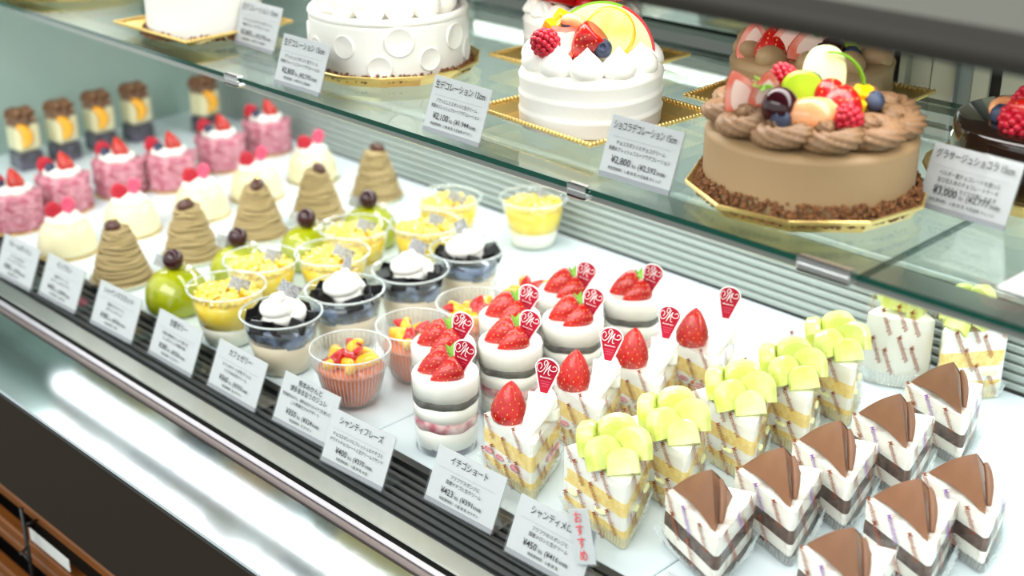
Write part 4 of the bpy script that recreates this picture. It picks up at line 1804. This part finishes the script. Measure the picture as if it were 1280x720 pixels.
fan(b, .0425, 0, -.0022, .0022, R(0), R(168), .0)
fan(b, .0445, 1, -.0022, .0022, R(0), R(84), .0425)
fan(b, .0445, 2, -.0022, .0022, R(84), R(168), .0425)
b.build('melon_slice', ['apple_flesh', 'apple_skin', 'melon_rind'], wc, (.006, .006, zf + .002), (R(-12), R(14), R(30)), label='large pale fruit slice with red and green rind')
b = MB()
b.lathe([(1e-4, -.0022), (.0195, -.0022), (.0215, -.001), (.0215, .001), (.0195, .0022), (1e-4, .0022)], 40, 0)
b.lathe([(.0186, .0023), (1e-4, .0026)], 40, 1, caps=(False, False))
b.lathe([(.0186, -.0023), (1e-4, -.0026)], 40, 1, caps=(False, False))
b.build('orange_round', ['orange', 'melon'], wc, (.0230, -.0050, .0780), (R(78), R(8), R(40)), label='round orange slice')

# chocolate fruit cake
poly_board(-.516, .818, .0885, 10, R(8), 'ten-sided gold board under the chocolate fruit cake')
cc = empty('chocolate_fruit_cake', (-.516, .818, D + ZS + TRAY_Z + .0005))
tag(cc, 'round chocolate cream cake ringed by piped swirls and topped with mixed fruit', 'cake', 'whole cakes')
HC2 = .047
cake_body(cc, .0755, HC2, 'choc_cream')
crumb_ring(cc, .0762, 1700, .001, 41, h=.013)
for k in range(11):
    a = R(-45 - 62) + 2 * PI * k / 11
    put('cream_swirl', ME_SHELL, cc, (.057 * math.cos(a), .057 * math.sin(a), HC2 - .0015), (0, R(0), a + 2.2), (1.3, 1.3, 1.0) if k % 2 else (1.25, 1.25, .98))
z = HC2 + .010
b = MB()
b.ball((.002, -.004, HC2 + .002), (.046, .046, .022), 24, 10)
b.build('cream_mound', 'choc_cream', cc)


def pol(r, adeg):
    a = R(-45 + adeg)      # 0 = towards the viewer, positive = to the viewer's right
    return r * math.cos(a), r * math.sin(a)


def at_cake(root, name, me, r, ad, z, rot=(0, 0, 0), s=1, **kw):
    x, y = pol(r, ad)
    return put(name, me, root, (x, y, z), rot, s, **kw)


strawberry(cc, (-.0230, -.0450, .0600), orient((-.30, -.25, .9), (-.7, .7, .1)), 1.15, half=True)
strawberry(cc, (-.0130, -.0400, .0640), orient((.1, -.1, .95), (-.7, .7, .1)), 1.0, half=True)
put('calyx', ME_CALYX, cc, (-.0140, -.0430, .0840), (.5, .3, 0), .8)
put('grape', ME_GRAPE, cc, (.004, -.0480, .0720), (0, 0, 0), 1.3)
put('blueberry', ME_BLUE, cc, (.0098, -.0540, .0650), (R(40), 0, R(30)), 1.15)
put('peach_segment', ME_SEGP, cc, (.0265, -.0395, .0690), (R(25), 0, R(45 + 180)), 1.5)
put('raspberry', ME_RASP, cc, (.0400, -.0240, .0640), (R(60), R(20), R(45)), 1.1)
put('kiwi_piece', ME_KIWI, cc, (.0096, -.0300, .0690), (R(-25), 0, R(45)), 1.25)
put('raspberry', ME_RASP, cc, (-.0090, -.0220, .0800), (R(20), R(-20), 0), 1.0)
put('blueberry', ME_BLUE, cc, (.0075, -.0170, .0830), (R(20), 0, 0), 1.15)
strawberry(cc, (.0330, -.0080, .0740), orient((-.2, -.9, -.3), (.5, -.5, .7)), 1.1)
strawberry(cc, (.0150, -.0100, .0780), (R(120), R(-20), R(45)), 1.05, half=True)
for k, p in enumerate(((.035, -.006, .0700), (.0343, .007, .0745), (.0330, -.0250, .0680), (-.0210, -.0330, .0720), (.030, .016, .072), (-.016, -.020, .074))):
    put('mango_cube', ME_MANGO, cc, p, (.4 * k, .3, k), 1.2)
put('blueberry', ME_BLUE, cc, (.0430, .0080, .0720), (0, 0, 0), 1.05)
put('orange_segment', ME_SEGO, cc, (-.0170, -.0300, .0760), (R(50), 0, R(60)), 1.1)
b = half_disc(.017, .034, .006)
b.build('melon_slice', 'melon_pale', cc, (.002, .006, z + .012), (R(-14), R(10), R(60)), label='pale green melon slice')
b = MB()
fan(b, .030, 0, -.002, .002, R(10), R(120), .0285)
b.build('melon_rind', 'melon_rind', cc, (.008, .005, z + .014), (R(-10), R(30), R(60)))
put('blueberry', ME_BLUE, cc, (-.022, .010, z + .016), (0, 0, 0), 1.0)
put('peach_segment', ME_SEGP, cc, (-.020, .0, z + .012), (R(40), 0, 1.0), 1.0)
put('orange_segment', ME_SEGO, cc, (.020, .026, z + .008), (R(40), 0, 2.0), 1.0)

# round-dotted white cake
poly_board(-1.014, .846, .090, 14, R(5), 'gold board under the white cake with round dents')
bw = empty('dotted_white_cake', (-1.014, .846, D + ZS + TRAY_Z + .0005))
tag(bw, 'large round white cake with round dents on its side and cream balls on top', 'cake', 'whole cakes')
HB = .052
cake_body(bw, .0765, HB, 'cream')
crumb_ring(bw, .0772, 700, .0005, 43, h=.005)
b = MB()
pts = [(.0735 * math.cos(2 * PI * k / 60), .0735 * math.sin(2 * PI * k / 60), HB + .0005) for k in range(60)]
b.tube(pts, .004, 8, closed=True)
b.build('cream_lip', 'cream', bw)
for k, (ad, zz, s) in enumerate(((-58, .022, .011), (-28, .030, .0105), (-2, .012, .011), (12, .036, .013), (34, .018, .0105), (58, .034, .012), (78, .016, .011), (-84, .03, .011),
                                 (110, .03, .011), (140, .02, .011), (180, .03, .011), (220, .02, .011))):
    a = R(-45 + ad)
    b = MB()
    M = Matrix.Rotation(a, 4, 'Z') @ Matrix.Translation((.0763, 0, zz)) @ Matrix.Rotation(R(90), 4, 'Y')
    b.lathe([(s * .82, .0002), (s * .95, .0012), (s, .0016), (s * 1.06, .001), (s * 1.1, -.0006)], 28, 0, M=M, caps=(True, False))
    b.build('round_dent', 'cream', bw)
random.seed(45)
for k in range(13):
    if k < 9:
        a, q, zz = R(-45 - 100 + 29 * k), .054, HB + .012
    else:
        a, q, zz = R(-45 + 90 * k), .027, HB + .018
    b = MB()
    b.ball((0, 0, 0), .0158, 20, 14)
    b.build('cream_ball', 'cream', bw, (q * math.cos(a), q * math.sin(a), zz), (0, 0, 0), scale=random.uniform(.92, 1.08))

# left white cake on a square tray
square_tray(-1.262, .797, .066, R(1), 'square gold tray under the plain white cake at the upper left')
lw = empty('plain_white_cake', (-1.262, .799, D + ZS + TRAY_Z))
tag(lw, 'plain round white cake with brown crumbs at its foot, at the top edge', 'cake', 'whole cakes')
cake_body(lw, .0605, .062, 'cream')
crumb_ring(lw, .0610, 500, .0005, 47, h=.006)
for k in range(9):
    a = 2 * PI * k / 9
    put('cream_dollop', ME_DOLLOP, lw, (.040 * math.cos(a), .040 * math.sin(a), .061))
# far left board and cake
poly_board(-1.585, .818, .098, 12, R(12), 'gold board in the top left corner of the shelf')
fl = empty('white_cake', (-1.588, .822, D + ZS + TRAY_Z + .0005))
tag(fl, 'white cake with crumbed foot at the far left end of the glass shelf', 'cake', 'whole cakes')
cake_body(fl, .078, .055, 'cream')
crumb_ring(fl, .079, 500, .0005, 49, h=.010)
for k in range(10):
    a = 2 * PI * k / 10
    put('cream_dollop', ME_DOLLOP, fl, (.058 * math.cos(a), .058 * math.sin(a), .054))

# back white cake with strawberries
square_tray(-.875, .982, .068, R(0), 'square gold tray with beaded rim under the back white strawberry cake')
wb = empty('white_strawberry_cake', (-.884, .980, D + ZS + TRAY_Z))
tag(wb, 'white cream cake with sliced strawberries standing behind the white fruit cake', 'cake', 'whole cakes')
cake_body(wb, .057, .050, 'cream', ridges=3)
ME_CRROS = rosette_mesh('cream_rosette', 'cream', .0135, .014)
for k in range(14):
    a = 2 * PI * k / 14
    put('cream_rosette', ME_CRROS, wb, (.044 * math.cos(a), .044 * math.sin(a), .049), (0, 0, a))
for k in range(9):
    a = 2 * PI * k / 9
    strawberry(wb, (.028 * math.cos(a), .028 * math.sin(a), .058), (R(70), 0, a + PI / 2), 1.0, half=True, seeds=False)
strawberry(wb, (0, 0, .058), (R(30), 0, 0), 1.1, seeds=False)

# back chocolate cake
square_tray(-.645, 1.015, .078, R(3), 'square gold tray under the back chocolate cake')
cb = empty('chocolate_strawberry_cake', (-.645, 1.013, D + ZS + TRAY_Z))
tag(cb, 'chocolate cream cake with sliced strawberries and grapes behind the fruit cake', 'cake', 'whole cakes')
cake_body(cb, .070, .044, 'choc_cream', ridges=2)
for k in range(10):
    a = 2 * PI * k / 10 + .2
    b = MB()
    b.ball((0, 0, 0), (.017, .012, .012), 16, 10)
    b.build('cream_dollop', 'choc_cream', cb, (.055 * math.cos(a), .052 * math.sin(a), .046), (0, R(-20), a))
for k, (p, sc, hf) in enumerate((((-.030, -.046, .040), 1.2, True), ((-.0125, -.046, .042), 1.15, False), ((.0, -.044, .042), 1.45, True), ((.0135, -.034, .042), 1.4, True))):
    strawberry(cb, p, orient((.12 * (k - 1), .25, .95), (-.65, .7, .1)), sc, half=hf)
put('calyx', ME_CALYX, cb, (.020, -.026, .070), (.3, .4, 0), .8)
put('grape', ME_GRAPE, cb, (.0270, -.0150, .0530), (0, 0, 0), 1.3)
put('grape', ME_GRAPE, cb, (.0180, -.0180, .0540), (0, 0, 0), 1.1)
put('kiwi_piece', ME_KIWI, cb, (.0370, -.0040, .0430), (0, 0, R(45)), .9)
put('blueberry', ME_BLUE, cb, (.0430, -.0070, .0500), (0, 0, 0), 1.2)
b = MB()
random.seed(51)
for k in range(14):
    q = [Vector((random.uniform(-.010, .010), random.uniform(-.006, .006), random.uniform(0, .010))) for _ in range(3)]
    b.add(q, [(0, 1, 2)], 0, False)
b.build('gold_leaf', 'gold_leaf', cb, (.0775, .008, .012), label='crumpled gold leaf')

# dark glazed cake at the right
poly_board(-.402, .962, .090, 24, 0, 'round gold board under the dark glazed cake')
dg_ = empty('dark_glazed_cake', (-.402, .962, D + ZS + TRAY_Z + .0005))
tag(dg_, 'glossy dark chocolate glazed cake with raspberry and strawberry at the right edge', 'cake', 'whole cakes')
b = MB()
b.lathe([(1e-4, 0), (.070, 0), (.0715, .003), (.0715, .040), (.0695, .0445), (.066, .046), (1e-4, .0462)], 72)
b.build('glaze', 'dark_glaze', dg_)
for (nm, me, r, ad, zz, rot, s) in (('raspberry', ME_RASP, .040, -58, .052, (R(80), 0, R(20)), 1.5), ('blueberry', ME_BLUE, .036, -36, .051, (R(30), 0, 0), 1.05),
                                    ('blueberry', ME_BLUE, .044, -82, .051, (0, 0, 0), 1.1), ('raspberry', ME_RASP, .02, -90, .050, (R(20), 0, 0), 1.4),
                                    ('peach_segment', ME_SEGP, .038, -100, .053, (0, 0, 1), 1.0), ('mango_cube', ME_MANGO, .03, -70, .052, (.4, .2, .4), .8)):
    at_cake(dg_, nm, me, r, ad, zz, rot, s)
x, y = pol(.036, -20)
strawberry(dg_, (x, y, .056), (R(75), R(10), R(-50)), 1.25)
x, y = pol(.02, 10)
strawberry(dg_, (x, y, .056), (R(60), R(10), R(30)), 1.2)

# white dish at the right end of the shelf
b = MB()
dsh = empty('white_dish', (-.278, .776, D + ZS), R(-2))
tag(dsh, 'shallow white square dish cut off at the right end of the shelf', 'dish')
i, s, h = .030, .046, .012
vs = [(-i, -i, 0), (i, -i, 0), (i, i, 0), (-i, i, 0), (-s, -s, h), (s, -s, h), (s, s, h), (-s, s, h), (-s + .004, -s + .004, h), (s - .004, -s + .004, h), (s - .004, s - .004, h),
      (-s + .004, s - .004, h), (-i + .001, -i + .001, .003), (i - .001, -i + .001, .003), (i - .001, i - .001, .003), (-i + .001, i - .001, .003)]
fs = [(0, 3, 2, 1), (12, 13, 14, 15)]
for q in (0, 4, 8):
    fs += [(q + k, q + (k + 1) % 4, q + 4 + (k + 1) % 4, q + 4 + k) for k in range(4)]
b.add(vs, fs, 0, False)
b.build('bowl', 'porcelain', dsh)
b = MB()
b.bbox(-.032, .032, -.032, .032, .0035, .0075, .001)
b.build('liner', 'deck_white', dsh)

# crumpled clear film lying behind the shortcakes
b = MB()
random.seed(55)
n = 9
vs = [((i / n - .5) * .055, (j / n - .5) * .05, .0012 + abs(random.gauss(0, .0035)) * (1 if 0 < i < n and 0 < j < n else .3)) for i in range(n + 1) for j in range(n + 1)]
b.add(vs, [(i * (n + 1) + j, (i + 1) * (n + 1) + j, (i + 1) * (n + 1) + j + 1, i * (n + 1) + j + 1) for i in range(n) for j in range(n)], 0, False)
o = b.build('film_sheet', 'film_doily', None, (-.655, 1.02, D), (0, 0, .5))
tag(o, 'crumpled clear film sheet lying on the deck behind the shortcakes', 'film')
